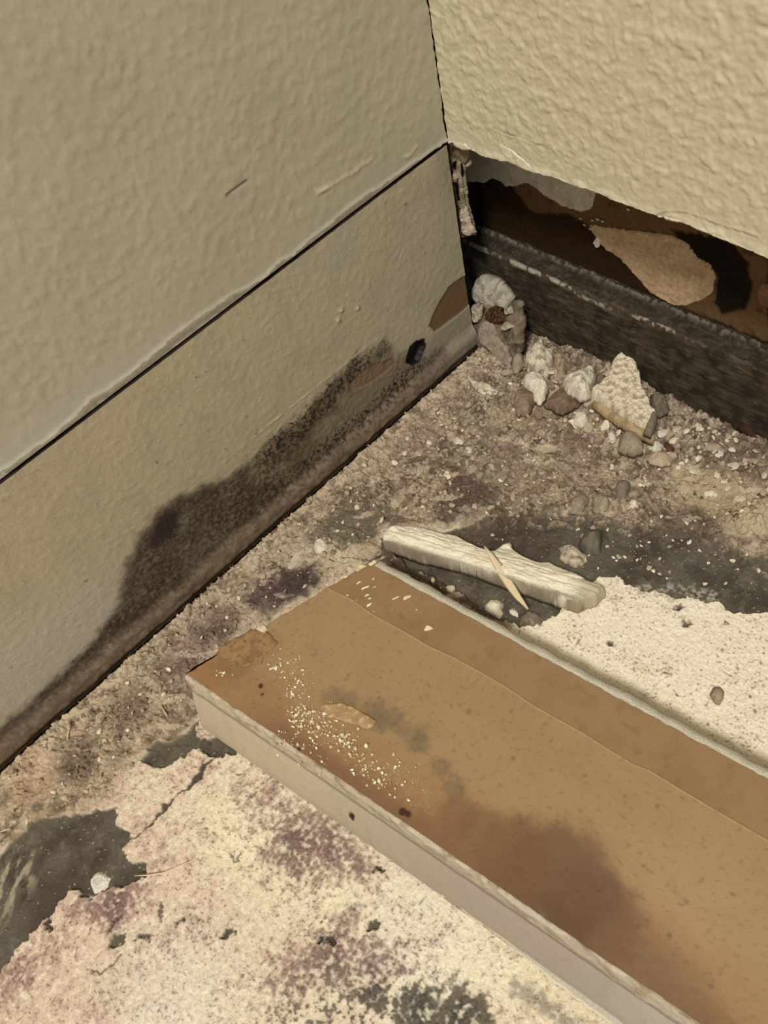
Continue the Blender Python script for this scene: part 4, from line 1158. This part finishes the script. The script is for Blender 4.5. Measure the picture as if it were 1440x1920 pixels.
L('plaster_chunk', 'rounded white plaster lump left of the large triangular chunk', 'plaster chunk', [(1057, 693), (1075, 688), (1092, 684), (1105, 679), (1116, 685), (1117, 705), (1110, 728), (1102, 736), (1090, 739), (1073, 731), (1060, 724), (1057, 708)], 0.0068, WH, rough=0.0009, dark=(150, 136, 108))
L('plaster_chunk', 'white tapering plaster piece behind the round brown paper scrap', 'plaster chunk', [(981, 702), (995, 697), (1014, 694), (1022, 708), (1028, 722), (1022, 740), (1012, 750), (1003, 742), (992, 726), (981, 715)], 0.0052, WH, rough=0.0006)
L('brown_chunk', 'round brown paper scrap on the rubble left of the white lumps', 'paper scrap', [(964, 740), (972, 724), (985, 720), (1000, 730), (1004, 745), (997, 762), (985, 772), (968, 770), (960, 756)], 0.0045, ((136, 112, 88), (120, 94, 72), (150, 128, 104)), rough=0.0005, mat=M_paper)
L('brown_chunk', 'triangular brown paper scrap below the rounded white lump', 'paper scrap', [(1019, 752), (1034, 736), (1052, 724), (1064, 726), (1090, 742), (1086, 752), (1068, 762), (1055, 770), (1036, 762)], 0.0042, BR, rough=0.0004, mat=M_paper)
L('plaster_chunk', 'ragged white plaster mass at the top of the heap beside the corner', 'plaster chunk', [(982, 668), (985, 650), (990, 632), (1000, 640), (1010, 636), (1014, 650), (1030, 648), (1036, 646), (1040, 658), (1036, 676), (1022, 684), (1004, 686), (986, 680)], 0.0085, WH2, rough=0.0018, dark=(120, 104, 80))
L('plaster_chunk', 'crumbly beige plaster lump between ragged mass and rounded white lump', 'plaster chunk', [(1040, 662), (1052, 656), (1064, 668), (1078, 678), (1064, 690), (1054, 702), (1044, 696), (1036, 684)], 0.0065, TN, rough=0.0014, dark=(110, 92, 68))
L('plaster_chunk', 'small grey plaster lump beside the hanging paper in the corner', 'plaster chunk', [(962, 662), (972, 656), (980, 664), (986, 676), (978, 682), (964, 688), (958, 678)], 0.006, GR, rough=0.0005)
L('plaster_chunk', 'small pale plaster piece below the ragged white mass', 'plaster chunk', [(1014, 690), (1024, 684), (1034, 686), (1036, 696), (1024, 700), (1014, 698)], 0.0045, WH2, rough=0.0004)
L('plaster_chunk', 'white plaster nugget below the rounded white lump', 'plaster chunk', [(1073, 772), (1082, 766), (1096, 768), (1103, 780), (1106, 790), (1090, 793), (1076, 788)], 0.0042, WH, rough=0.0006, edge_=0.0018)
L('plaster_chunk', 'pale square plaster chip left of the round grey pebble', 'plaster chunk', [(1137, 806), (1142, 800), (1152, 803), (1159, 820), (1156, 826), (1137, 824)], 0.0028, WH2, rough=0.0004)
L('pebble', 'round grey pebble below the tip of the large triangular chunk', 'pebble', [(1160, 826), (1164, 812), (1178, 804), (1194, 808), (1204, 826), (1208, 840), (1192, 846), (1174, 844), (1162, 836)], 0.0050, GR, edge_=0.0034, rough=0.0004)
L('plaster_chunk', 'white plaster chip right of the round grey pebble', 'plaster chunk', [(1211, 828), (1222, 826), (1234, 821), (1244, 830), (1240, 840), (1228, 843), (1218, 838)], 0.0030, WH, rough=0.0004)
L('plaster_chunk', 'flat pinkish plaster piece below white chip and brown sliver', 'plaster chunk', [(1216, 846), (1236, 842), (1262, 850), (1260, 864), (1240, 870), (1218, 862)], 0.0026, PK, rough=0.0005)
L('plaster_chunk', 'dark grey crumbly lump behind the tip of the large triangular chunk', 'plaster chunk', [(1218, 738), (1228, 728), (1242, 730), (1252, 745), (1254, 762), (1242, 770), (1228, 768), (1220, 756)], 0.0055, DG, rough=0.0010)
L('plaster_chunk', 'grey slanted chip touching the tip of the large triangular chunk', 'plaster chunk', [(1232, 788), (1244, 776), (1252, 784), (1244, 800), (1234, 806)], 0.0042, GR, rough=0.0004)
L('plaster_chunk', 'grey crumbly lump between rounded lump and large triangular chunk', 'plaster chunk', [(1116, 700), (1126, 692), (1138, 700), (1140, 712), (1124, 722), (1112, 722)], 0.0045, DG, rough=0.0012)
L('brown_chunk', 'reddish brown sliver right of the round grey pebble', 'paper scrap', [(1246, 824), (1256, 822), (1264, 836), (1264, 848), (1256, 848), (1250, 838)], 0.0030, ((108, 66, 40), (90, 54, 34)), mat=M_paper, rough=0.0003)
L('brown_chunk', 'dark brown sliver under the timber near the right picture edge', 'paper scrap', [(1377, 784), (1392, 782), (1410, 790), (1424, 806), (1420, 816), (1400, 808), (1384, 796)], 0.0042, ((70, 42, 24), (58, 36, 22)), mat=M_paper, rough=0.0006, base=0.001)
L('plaster_chunk', 'left pebble-like grey lump of the trio above the dark floor band', 'plaster chunk', [(1064, 942), (1072, 928), (1090, 920), (1104, 922), (1106, 932), (1094, 948), (1076, 956), (1066, 954)], 0.0040, GR, edge_=0.0022, rough=0.0004)
L('plaster_chunk', 'middle roundish grey lump of the trio above the dark floor band', 'plaster chunk', [(1110, 928), (1120, 921), (1138, 920), (1144, 936), (1142, 952), (1124, 958), (1110, 950)], 0.0040, GR, edge_=0.0022, rough=0.0005)
L('pebble', 'smooth grey pebble right of the two grey lumps above the dark floor band', 'pebble', [(1148, 914), (1158, 900), (1172, 896), (1182, 900), (1184, 912), (1172, 930), (1158, 926)], 0.0042, ((138, 124, 104), (128, 114, 94)), edge_=0.0026, rough=0.0002)
L('pebble', 'small grey pebble tucked against the smooth grey pebble', 'pebble', [(1178, 922), (1188, 914), (1200, 916), (1202, 923), (1192, 929), (1180, 929)], 0.0024, GR, edge_=0.0016, rough=0.0002)
L('plaster_chunk', 'white flat plaster flake below the smooth grey pebble', 'plaster chunk', [(1175, 940), (1186, 930), (1200, 932), (1202, 946), (1190, 954), (1178, 950)], 0.0016, WH, rough=0.0003)
L('plaster_splinter', 'pale splinter right of the white flake above the dark floor band', 'splinter', [(1206, 918), (1212, 918), (1222, 934), (1230, 950), (1224, 952), (1214, 938)], 0.0014, TN, edge_=0.0006, rough=0.0002, res=0.0002)
L('plaster_splinter', 'thin curved splinter pointing down onto the dark floor band', 'splinter', [(1160, 938), (1168, 942), (1168, 956), (1158, 972), (1153, 971), (1160, 956)], 0.0014, TN, edge_=0.0006, rough=0.0002, res=0.0002)
L('plaster_chunk', 'bright white chip on rubble right of the sloping pale streak', 'plaster chunk', [(1318, 924), (1326, 914), (1340, 912), (1350, 920), (1348, 926), (1330, 925)], 0.0026, WH, rough=0.0006)
L('plaster_chunk', 'grey angular stone right of the long plaster piece', 'stone', [(1083, 1014), (1090, 1000), (1102, 988), (1122, 985), (1131, 987), (1129, 1010), (1126, 1030), (1110, 1032), (1092, 1026)], 0.0062, ((112, 104, 86), (100, 92, 76), (122, 114, 96)), edge_=0.0022, rough=0.0003, tilt=(0.05, 0.15), wob=0.0002)
L('plaster_chunk', 'small white and brown streaked stone next to the grey angular stone', 'stone', [(1048, 1022), (1056, 1016), (1072, 1019), (1088, 1026), (1100, 1034), (1102, 1046), (1090, 1056), (1078, 1058), (1062, 1050), (1050, 1038)], 0.0042, ((196, 180, 152), (150, 124, 98), (214, 202, 178)), edge_=0.0018, rough=0.0006, s=0.0018)
L('plaster_chunk', 'white plaster lump between brown board and long plaster piece', 'plaster chunk', [(907, 1130), (918, 1120), (934, 1117), (943, 1126), (942, 1146), (936, 1155), (922, 1148), (908, 1140)], 0.0038, WH, rough=0.0006)
L('plaster_chunk', 'tiny pale square chip near the far edge of the brown board', 'plaster chunk', [(834, 1098), (840, 1091), (853, 1095), (850, 1107), (840, 1106)], 0.0022, WH2, rough=0.0003)
L('plaster_chunk', 'grey-brown crumbly heap under the thin wooden sliver tip', 'plaster chunk', [(975, 1150), (990, 1140), (1010, 1146), (1022, 1162), (1010, 1172), (990, 1174), (972, 1168)], 0.0030, ((136, 120, 96), (110, 96, 74), (150, 134, 108)), rough=0.0006)
L('plaster_chunk', 'white flake of coating above the dark hole beside the board', 'plaster chunk', [(943, 1140), (950, 1132), (964, 1138), (978, 1150), (976, 1164), (970, 1158), (956, 1148)], 0.0014, WH, rough=0.0003)
L('pebble', 'lone round grey pebble on the cream floor at the right', 'pebble', [(1333, 1300), (1338, 1286), (1350, 1283), (1360, 1292), (1362, 1304), (1354, 1316), (1342, 1314)], 0.0036, ((162, 146, 118), (146, 130, 104)), edge_=0.0022, rough=0.0002)
L('plaster_chunk', 'white pitted plaster blob on the dark bare patch at the left', 'plaster chunk', [(163, 1650), (168, 1640), (182, 1634), (198, 1636), (206, 1648), (203, 1664), (190, 1672), (176, 1676), (168, 1664)], 0.0012, ((222, 216, 200), (200, 192, 174)), rough=0.0006, res=0.0002)
L('plaster_chunk', 'thin white shaving on the dark bare patch at the left', 'shaving', [(110, 1583), (122, 1585), (145, 1583), (143, 1589), (130, 1590), (118, 1587)], 0.0007, WH, rough=0.0002, res=0.00018, wob=0.0002)
L('plaster_chunk', 'small white hooked chip near the top right of the left bare patch', 'chip', [(203, 1560), (214, 1555), (216, 1558), (208, 1564), (206, 1572), (202, 1571)], 0.0007, WH, rough=0.0002, res=0.00018, wob=0.0002)
L('curled_flake', 'curled white plaster sliver lying on rubble near the corner', 'plaster sliver', [(875, 697), (882, 702), (892, 714), (908, 716), (922, 722), (934, 728), (930, 733), (916, 733), (906, 735), (890, 724), (882, 714)], 0.0026, WH2, rough=0.0010, edge_=0.0006, res=0.0002, dark=(120, 104, 80))
L('dark_flake', 'small black-green flake at the end of the curled white sliver', 'flake', [(906, 736), (916, 730), (934, 727), (934, 734), (920, 736), (910, 740)], 0.0012, ((48, 44, 28), (40, 34, 24)), rough=0.0004, res=0.0002)
L('plaster_chunk', 'white nodule against the left brown board corner on the crumbly band', 'plaster chunk', [(590, 1010), (600, 1005), (612, 1010), (612, 1028), (604, 1040), (592, 1036), (586, 1022)], 0.0026, WH, rough=0.0010)
L('plaster_chunk', 'flat beige flake beside the far left corner of the brown board', 'plaster chunk', [(668, 1010), (690, 1004), (712, 1020), (714, 1032), (694, 1045), (676, 1040), (664, 1030)], 0.0020, ((184, 162, 130), (166, 142, 112)), rough=0.0008)
L('plaster_streak', 'soft whitish smear of plaster between left wall and brown board', 'plaster smear', [(535, 1052), (548, 1036), (572, 1022), (586, 1026), (572, 1042), (552, 1060), (538, 1064)], 0.0012, ((200, 186, 158), (184, 168, 142)), rough=0.0002)
L('plaster_chunk', 'round white crumb on the rubble near the middle of the left strip', 'plaster crumb', [(796, 825), (803, 821), (810, 825), (808, 830), (800, 830)], 0.0016, WH, rough=0.0002, res=0.00018, wob=0.0001)
L('plaster_chunk', 'pair of pale plaster nodules in the crumbly area right of the mouldy strip', 'plaster chunk', [(842, 820), (856, 812), (868, 816), (872, 828), (860, 834), (850, 828)], 0.0018, WH2, rough=0.0008)
L('plaster_chunk', 'pale nodule right beside the pair of pale nodules', 'plaster chunk', [(868, 838), (876, 828), (886, 834), (882, 846), (872, 848)], 0.0018, WH2, rough=0.0006)

# the long plaster piece
Lg = [(718, 1010), (728, 998), (742, 989), (775, 987), (800, 990), (830, 1000), (846, 1000), (856, 1001), (872, 1012), (886, 1020), (905, 1030), (925, 1034), (940, 1018), (958, 1010), (962, 1028), (985, 1042), (1010, 1054),
      (1030, 1050), (1046, 1062), (1070, 1070), (1090, 1080), (1104, 1092), (1135, 1102), (1136, 1110), (1118, 1126), (1098, 1134), (1084, 1141), (1060, 1134), (1030, 1122), (1000, 1112), (960, 1098), (925, 1086), (880, 1068), (830, 1056), (780, 1044), (735, 1028), (719, 1022)]
lpoly = PP(Lg, 2, 0.0035)
a0 = at(718, 1012, 2, 0.006)[:2]; a1 = at(1100, 1130, 2, 0.006)[:2]
dl = (a1 - a0) / np.hypot(*(a1 - a0)); nl_ = np.array([-dl[1], dl[0]])


def long_prof(u, v, d):
    s = (u - a0[0]) * dl[0] + (v - a0[1]) * dl[1]; w = (u - a0[0]) * nl_[0] + (v - a0[1]) * nl_[1]
    w = w + 0.0006 * fbm(s, s * 0, 0.01, 330, 2)
    step = 0.55 + 0.45 * sm(0.012, 0.004, w)
    gr = 1 - 0.10 * sm(0.0005, 0.0, np.abs(w - 0.0038)) - 0.06 * sm(0.0004, 0.0, np.abs(w - 0.0068 - 0.0005 * np.sin(s * 300)))
    return step * gr * (1 + 0.05 * fbm(s * 0.25, w, 0.0015, 334, 3))


def long_col(u, v, d, rn):
    s = (u - a0[0]) * dl[0] + (v - a0[1]) * dl[1]; w = (u - a0[0]) * nl_[0] + (v - a0[1]) * nl_[1]
    st = fbm(s * 0.2, w, 0.0014, 338, 4)
    c = np.tile(lin((240, 229, 200)), (len(u), 1))
    c = mix(c, (214, 198, 160), sm(0, 0.5, st) * 0.6)
    c = mix(c, (236, 226, 194), sm(-0.1, -0.5, st) * 0.5)
    c = mix(c, (150, 128, 92), sm(0.00028, 0.0, np.abs(w - 0.0040 - 0.0004 * fbm(s, s * 0, 0.008, 340, 3))) * 0.6)
    c = mix(c, (124, 104, 76), sm(0.0012, -0.0004, w + 0.0005 * st) * 0.8 * sm(-0.4, 0.2, st + 0.3))  # near side darker: its shade and dirty streaks both painted in
    c = mix(c, (150, 110, 78), blob(u, v, at(800, 992, 2, 0.004)[:2], 0.002) * sm(0, 0.3, rn) * 0.8)
    c = mix(c, (176, 162, 130), sm(0.062, 0.066, s) * 0.7)
    return c


lp = patch('plaster_piece', lpoly, 2, 0.0, 0.0074, 0.0011, long_col, M_gyp, None, res=0.00026, rough=0.0004, seed=40, wob=0.0003, follow=lambda u, v: np.full(len(u), -0.0004), prof=long_prof, roughs=0.003)
tag(lp, 'long jagged cream plaster piece lying beside the far edge of the brown board', 'plaster piece')
# sliver resting across it
def tube_poly(pts3, ws, thick, name, col, mat):
    pts3 = np.array(pts3); n = len(pts3)
    tdir = np.gradient(pts3, axis=0); tdir /= np.linalg.norm(tdir, axis=1)[:, None]
    sd = np.cross(tdir, np.array([0, 0, 1.0])); sd /= np.linalg.norm(sd, axis=1)[:, None]
    up = np.cross(sd, tdir)
    ws = np.array(ws)[:, None]
    ring = []
    for a, b in [(-1, 0), (-0.55, 1), (0.55, 1), (1, 0), (0.55, -1), (-0.55, -1)]:
        ring.append(pts3 + sd * ws * a + up * thick * b * np.minimum(1, ws / ws.max() + 0.3))
    V = np.stack(ring, 1).reshape(-1, 3)
    k = 6; F = []
    for i in range(n - 1):
        for j in range(k):
            F.append([i * k + j, i * k + (j + 1) % k, (i + 1) * k + (j + 1) % k, (i + 1) * k + j])
    o = meshobj(name, V, [np.array(F), np.arange(k)[None, ::-1], (np.arange(k) + (n - 1) * k)[None]], mat, np.tile(lin(col), (len(V), 1)), smooth=False)
    return o


sl = []
for t, (px, py) in zip(np.linspace(0, 1, 7), [(908, 1024), (920, 1040), (932, 1058), (944, 1078), (957, 1098), (972, 1120), (990, 1142)]):
    sl.append(at(px, py, 2, 0.0085 - 0.0052 * t ** 1.3))
o = tube_poly(sl, np.array([0.2, 0.9, 1.3, 1.6, 1.5, 1.1, 0.3]) * 0.00095, 0.0003, 'wood_sliver', (214, 190, 148), M_paper)
tag(o, 'thin pale pointed sliver resting across the long cream plaster piece', 'sliver')
sl2 = [at(*p, 2, 0.0012) for p in [(252, 1642), (280, 1641), (305, 1637), (328, 1628), (345, 1620), (357, 1614)]]
o = tube_poly(sl2, np.array([0.4, 1, 1, 1, .8, .3]) * 0.00022, 0.00018, 'fibre', (214, 190, 150), M_paper)
tag(o, 'thin curved pale fibre on cream floor right of the left bare patch', 'fibre')
for pts, lab in [([(128, 1352), (130, 1366), (127, 1380), (126, 1388)], 'short upright pale fibre on crumbly floor near the lower end of the strip'),
                 ([(0, 1560), (10, 1556), (20, 1553)], 'pale fibre at the left picture edge above the left bare patch'),
                 ([(302, 1322), (308, 1334), (314, 1344)], 'short pale fibre on crumbly floor left of the board end')]:
    z_ = float(fz(np.array([at(*pts[1], 2, 0)[0]]), np.array([at(*pts[1], 2, 0)[1]]))[0])
    o = tube_poly([at(*p, 2, z_ + 0.0008) for p in pts], np.array([0.6] + [1] * (len(pts) - 2) + [.5]) * 0.0003, 0.0002, 'fibre', (200, 176, 134), M_paper)
    tag(o, lab, 'fibre')

# crumpled debris in the corner, standing against the plate
def ylump(name, label, cat, pts, y0, t, cols, **k):
    seed = len(bpy.data.objects)
    o = patch(name, PP(pts, 1, y0 - t * 0.5), 1, y0, t, k.pop('edge_', 0.0015), plain(*cols, s=k.pop('s', 0.003), seed=seed, dark=k.pop('dark', None)), k.pop('mat', M_gyp), None, sgn=-1, seed=seed, res=0.00028, **k)
    tag(o, label, cat)
    return o


KT, YT = 0.42, -0.0005


def TL(pts, lift=0.0):
    """places on the plane that leans from the floor in front of the corner back to the timber, as (x, z)"""
    out = []
    for px, py in pts:
        d = ROT @ np.array([(px - 720) / FPX, -(py - 960) / FPX, -1.0])
        n = np.array([0, 1, -KT]); t = (YT - lift - n @ CAM) / (n @ d)
        q = CAM + t * d
        out.append([q[0], q[2]])
    return np.array(out)


def lean(name, pts, t, cols, lift=0.0, parent=None, **k):
    seed = len(bpy.data.objects)
    return patch(name, TL(pts, lift + t * 0.5), 1, 0.0, t, k.pop('edge_', 0.0012), plain(*cols, s=k.pop('s', 0.003), seed=seed, dark=k.pop('dark', None)), k.pop('mat', M_gyp), parent,
                 sgn=-1, seed=seed, res=k.pop('res', 0.00026), follow=lambda u, v: -(YT + KT * v) + lift, **k)


tag(lean('plaster_lump', [(886, 562), (884, 542), (890, 526), (904, 518), (920, 520), (936, 530), (946, 542), (960, 560), (958, 580), (930, 584), (900, 574)], 0.0034,
         ((176, 166, 142), (146, 132, 106), (192, 184, 162)), lift=-0.0008, edge_=0.0034, rough=0.0009, wob=0.0005, roughs=0.004),
    'dusty white plaster lump in the corner between strip end and dark timber', 'plaster chunk')
crum = lean('crumpled_paper', [(886, 602), (882, 585), (894, 572), (912, 566), (930, 572), (950, 570), (966, 566), (977, 576), (974, 592), (979, 606), (976, 630), (978, 655), (970, 668), (964, 684), (957, 694), (944, 688), (925, 676), (905, 660), (890, 648), (884, 626)],
            0.0036, ((118, 102, 80), (96, 82, 62), (132, 116, 92)), edge_=0.0009, rough=0.0011, mat=M_paper, wob=0.0006, dark=(60, 48, 36), facets=5, roughs=0.004)
tag(crum, 'torn grey-brown end of drywall standing in the corner above the rubble', 'torn drywall')
lean('paper_flap', [(902, 606), (912, 600), (922, 606), (932, 622), (940, 640), (950, 655), (958, 676), (956, 692), (946, 684), (930, 668), (914, 652), (900, 640), (896, 622)], 0.0012,
     ((150, 134, 110), (134, 118, 96), (158, 142, 120)), lift=0.0030, parent=crum, mat=M_paper, rough=0.0006, wob=0.0003, edge_=0.0004, roughs=0.005)
lean('paper_flap', [(900, 655), (912, 658), (930, 672), (944, 690), (934, 692), (916, 682), (902, 668)], 0.0010, ((142, 124, 96), (124, 106, 82)), lift=0.0022, parent=crum, mat=M_paper, rough=0.0005, edge_=0.0004)
lean('rusty_knot', [(908, 590), (914, 579), (926, 574), (938, 582), (946, 594), (946, 604), (938, 609), (924, 606), (912, 600)], 0.0014, ((78, 52, 32), (44, 28, 18), (112, 80, 52)), lift=0.0030, parent=crum,
     mat=M_cav, rough=0.0014, s=0.0012, roughs=0.001, res=0.0002)
for pts in ([(881, 590), (884, 574), (894, 569), (903, 576), (902, 592), (896, 604), (886, 602)], [(936, 612), (946, 607), (956, 609), (963, 613), (956, 619), (942, 620)], [(944, 580), (956, 576), (960, 588), (950, 592)]):
    lean('gypsum_crust', pts, 0.0016, ((176, 160, 134), (140, 122, 96), (188, 174, 148)), lift=0.0030, parent=crum, rough=0.0009, edge_=0.0006, res=0.0002, roughs=0.0015)


def ylump(name, label, cat, pts, y0, t, cols, **k):
    seed = len(bpy.data.objects)
    o = patch(name, PP(pts, 1, y0 - t * 0.5), 1, y0, t, k.pop('edge_', 0.0015), plain(*cols, s=k.pop('s', 0.003), seed=seed, dark=k.pop('dark', None)), k.pop('mat', M_gyp), None, sgn=-1, seed=seed, res=0.00028, **k)
    tag(o, label, cat)
    return o


# ragged corner tape between strip end and cavity
o = ylump('corner_tape', 'narrow ragged strip of corner tape hanging beside the upper end of the strip', 'corner tape', [(856, 300), (862, 306), (866, 340), (872, 390), (882, 430), (878, 440), (870, 436), (866, 410), (864, 380), (860, 350), (856, 320)], 0.0030, 0.0012,
          ((148, 134, 108), (120, 104, 80), (176, 162, 136)), edge_=0.0005, rough=0.0004, wob=0.0003)
ylump('plaster_lump', 'small bright curl of plaster under the corner of the right wall edge', 'plaster chunk', [(866, 300), (870, 298), (874, 306), (880, 298), (882, 308), (876, 316), (868, 312)], 0.006, 0.0018,
      ((214, 206, 188), (190, 180, 160)), edge_=0.0005, rough=0.0004, wob=0.0002)
patch('gypsum_crust', PP([(845, 330), (852, 326), (856, 336), (852, 344), (846, 340)], 1, 0.001), 1, 0.0022, 0.0014, 0.0006, plain((196, 180, 150), (160, 142, 112)), M_gyp, o, sgn=-1, res=0.0002, rough=0.0005)
patch('gypsum_crust', PP([(860, 395), (870, 390), (880, 425), (890, 440), (876, 444), (864, 438)], 1, 0.001), 1, 0.0026, 0.0018, 0.0008, plain((190, 172, 148), (156, 138, 114)), M_gyp, o, sgn=-1, res=0.00022, rough=0.0008)

patch('tape_paper', PP([(836, 268), (852, 272), (874, 286), (872, 302), (866, 312), (868, 350), (874, 390), (884, 425), (888, 446), (862, 450), (852, 440), (846, 380), (838, 330), (832, 290)], 1, 0.0022), 1, 0.0040, 0.0010, 0.0004,
      plain((136, 120, 92), (112, 94, 68), (150, 136, 110), s=0.004), M_paper, o, sgn=-1, res=0.00025, rough=0.0005, wob=0.0006)
for pts in ([(845, 306), (851, 304), (854, 314), (850, 320), (845, 316)], [(858, 306), (864, 310), (866, 330), (862, 336), (858, 322)], [(850, 345), (855, 344), (858, 360), (860, 378), (855, 380), (852, 364)]):
    patch('hole_shade', PP(pts, 1, 0.0020), 1, 0.0030, 0.0004, 0.0003, plain((26, 18, 12)), M_cav, o, sgn=-1, res=0.0002, wob=0.0004)  # dark sheets on the tape stand in for the shade of its holes

# torn flaps of face paper along the cut edge of the right wall
for pts in [((935, 270), (950, 276), (975, 296), (1004, 321), (1000, 326), (980, 318), (955, 308), (940, 290)), ((1236, 404), (1252, 408), (1284, 416), (1290, 421), (1270, 419), (1246, 413)),
            ((1288, 420), (1320, 430), (1390, 462), (1380, 463), (1330, 442), (1296, 428)), ((846, 268), (870, 270), (884, 280), (872, 284), (850, 276))]:
    patch('torn_flap', PP(pts, 1, -0.0004), 1, 0.0001, 0.0004, 0.0003, plain((212, 202, 170), (198, 186, 150)), M_paint, wr, sgn=-1, res=0.00025, wob=0.0003, rough=0.0002)

# countable crumbs, each one a thing
r = np.random.RandomState(77)
protos = []
for i in range(8):
    V0, F0 = ICO2
    n_ = 1 + 0.20 * r.randn(len(V0), 1) * 0.6
    dv = r.randn(3, 3)
    V = V0 * n_
    for k_ in range(5):                     # broken facets
        nn = r.randn(3); nn /= np.linalg.norm(nn); c = 0.62 + 0.2 * r.rand()
        dd = V @ nn; V = V - np.maximum(dd - c, 0)[:, None] * nn[None]
    V = V * np.array([1.0, 0.6 + 0.35 * r.rand(), 0.4 + 0.25 * r.rand()])
    me = bpy.data.meshes.new('plaster_crumb')
    me.from_pydata([tuple(v) for v in V], [], [tuple(f) for f in F0.tolist()])
    me.materials.append(None); protos.append(me)
cmats = [matte('crumb_' + n, c, rough=0.95, bump=0.3, bscale=2.5, dist=0.08, var=0.14, vscale=3.0, spec=0.1) for n, c in
         [('beige', (184, 164, 132)), ('white', (224, 208, 176)), ('grey', (156, 140, 114)), ('brown', (120, 100, 78)), ('pinkish', (190, 162, 136))]]
used = []
cnames = ['beige', 'white', 'grey', 'brown', 'pinkish']
zones_ = [('broken plaster crumb in the heap along the foot of the dark timber', 'crumbs along the timber', 96, [(960, 700), (1050, 780), (1200, 860), (1440, 960), (1440, 850), (1250, 780), (1110, 740), (980, 680)], (.0009, .0026)),
          ('small plaster crumb in the middle of the rubble between strip and timber', 'crumbs in the middle rubble', 90, [(720, 860), (860, 680), (960, 760), (1060, 860), (1040, 930), (880, 960), (740, 950)], (.0007, .0017)),
          ('plaster crumb on the crumbly band between left strip and brown board', 'crumbs along the left strip', 80, [(60, 1440), (300, 1200), (560, 990), (680, 920), (700, 1000), (560, 1090), (340, 1240), (250, 1380), (100, 1500)], (.0006, .0013)),
          ('small plaster flake on the dark floor band above the cream area', 'flakes on the dark band', 34, [(1000, 980), (1140, 970), (1440, 1020), (1440, 1130), (1280, 1100), (1160, 1070), (1120, 1060)], (.0005, .0012))]
for lab, grp, cnt, poly, (r0, r1) in zones_:
    pw = PP(poly, 2, 0.002); lo = pw.min(0); hi = pw.max(0); got = 0; tries = 0
    while got < cnt and tries < 20000:
        tries += 1
        q = lo + (hi - lo) * r.rand(2)
        if sdf(np.array([q[0]]), np.array([q[1]]), pw, 0.5)[0] > 0: continue
        if 'timber' in lab and q[1] > 0.0145: continue
        rad = r0 + (r1 - r0) * r.rand() ** 2.2
        if any((q[0] - a) ** 2 + (q[1] - b) ** 2 < (rad + c) ** 2 * 0.8 for a, b, c in used): continue
        used.append((q[0], q[1], rad)); got += 1
        mi = r.choice(5, p=[.36, .16, .28, .12, .08] if 'dark' not in lab else [.2, .7, .05, 0, .05])
        me = protos[r.randint(8)]
        o = bpy.data.objects.new('plaster_crumb', me); COL.objects.link(o)
        o.material_slots[0].link = 'OBJECT'; o.material_slots[0].material = cmats[mi]
        z = float(fz(np.array([q[0]]), np.array([q[1]]))[0])
        o.scale = (rad, rad, rad * (0.9 if 'dark' not in lab else 0.5))
        o.rotation_euler = (r.randn() * 0.35, r.randn() * 0.35, r.rand() * 6.28)
        o.location = (q[0], q[1], z + rad * 0.30)
        tag(o, cnames[mi] + ' ' + lab, 'plaster crumb', cnames[mi] + ' ' + grp)
print('tris', sum(len(m.polygons) for m in bpy.data.meshes) * 2)
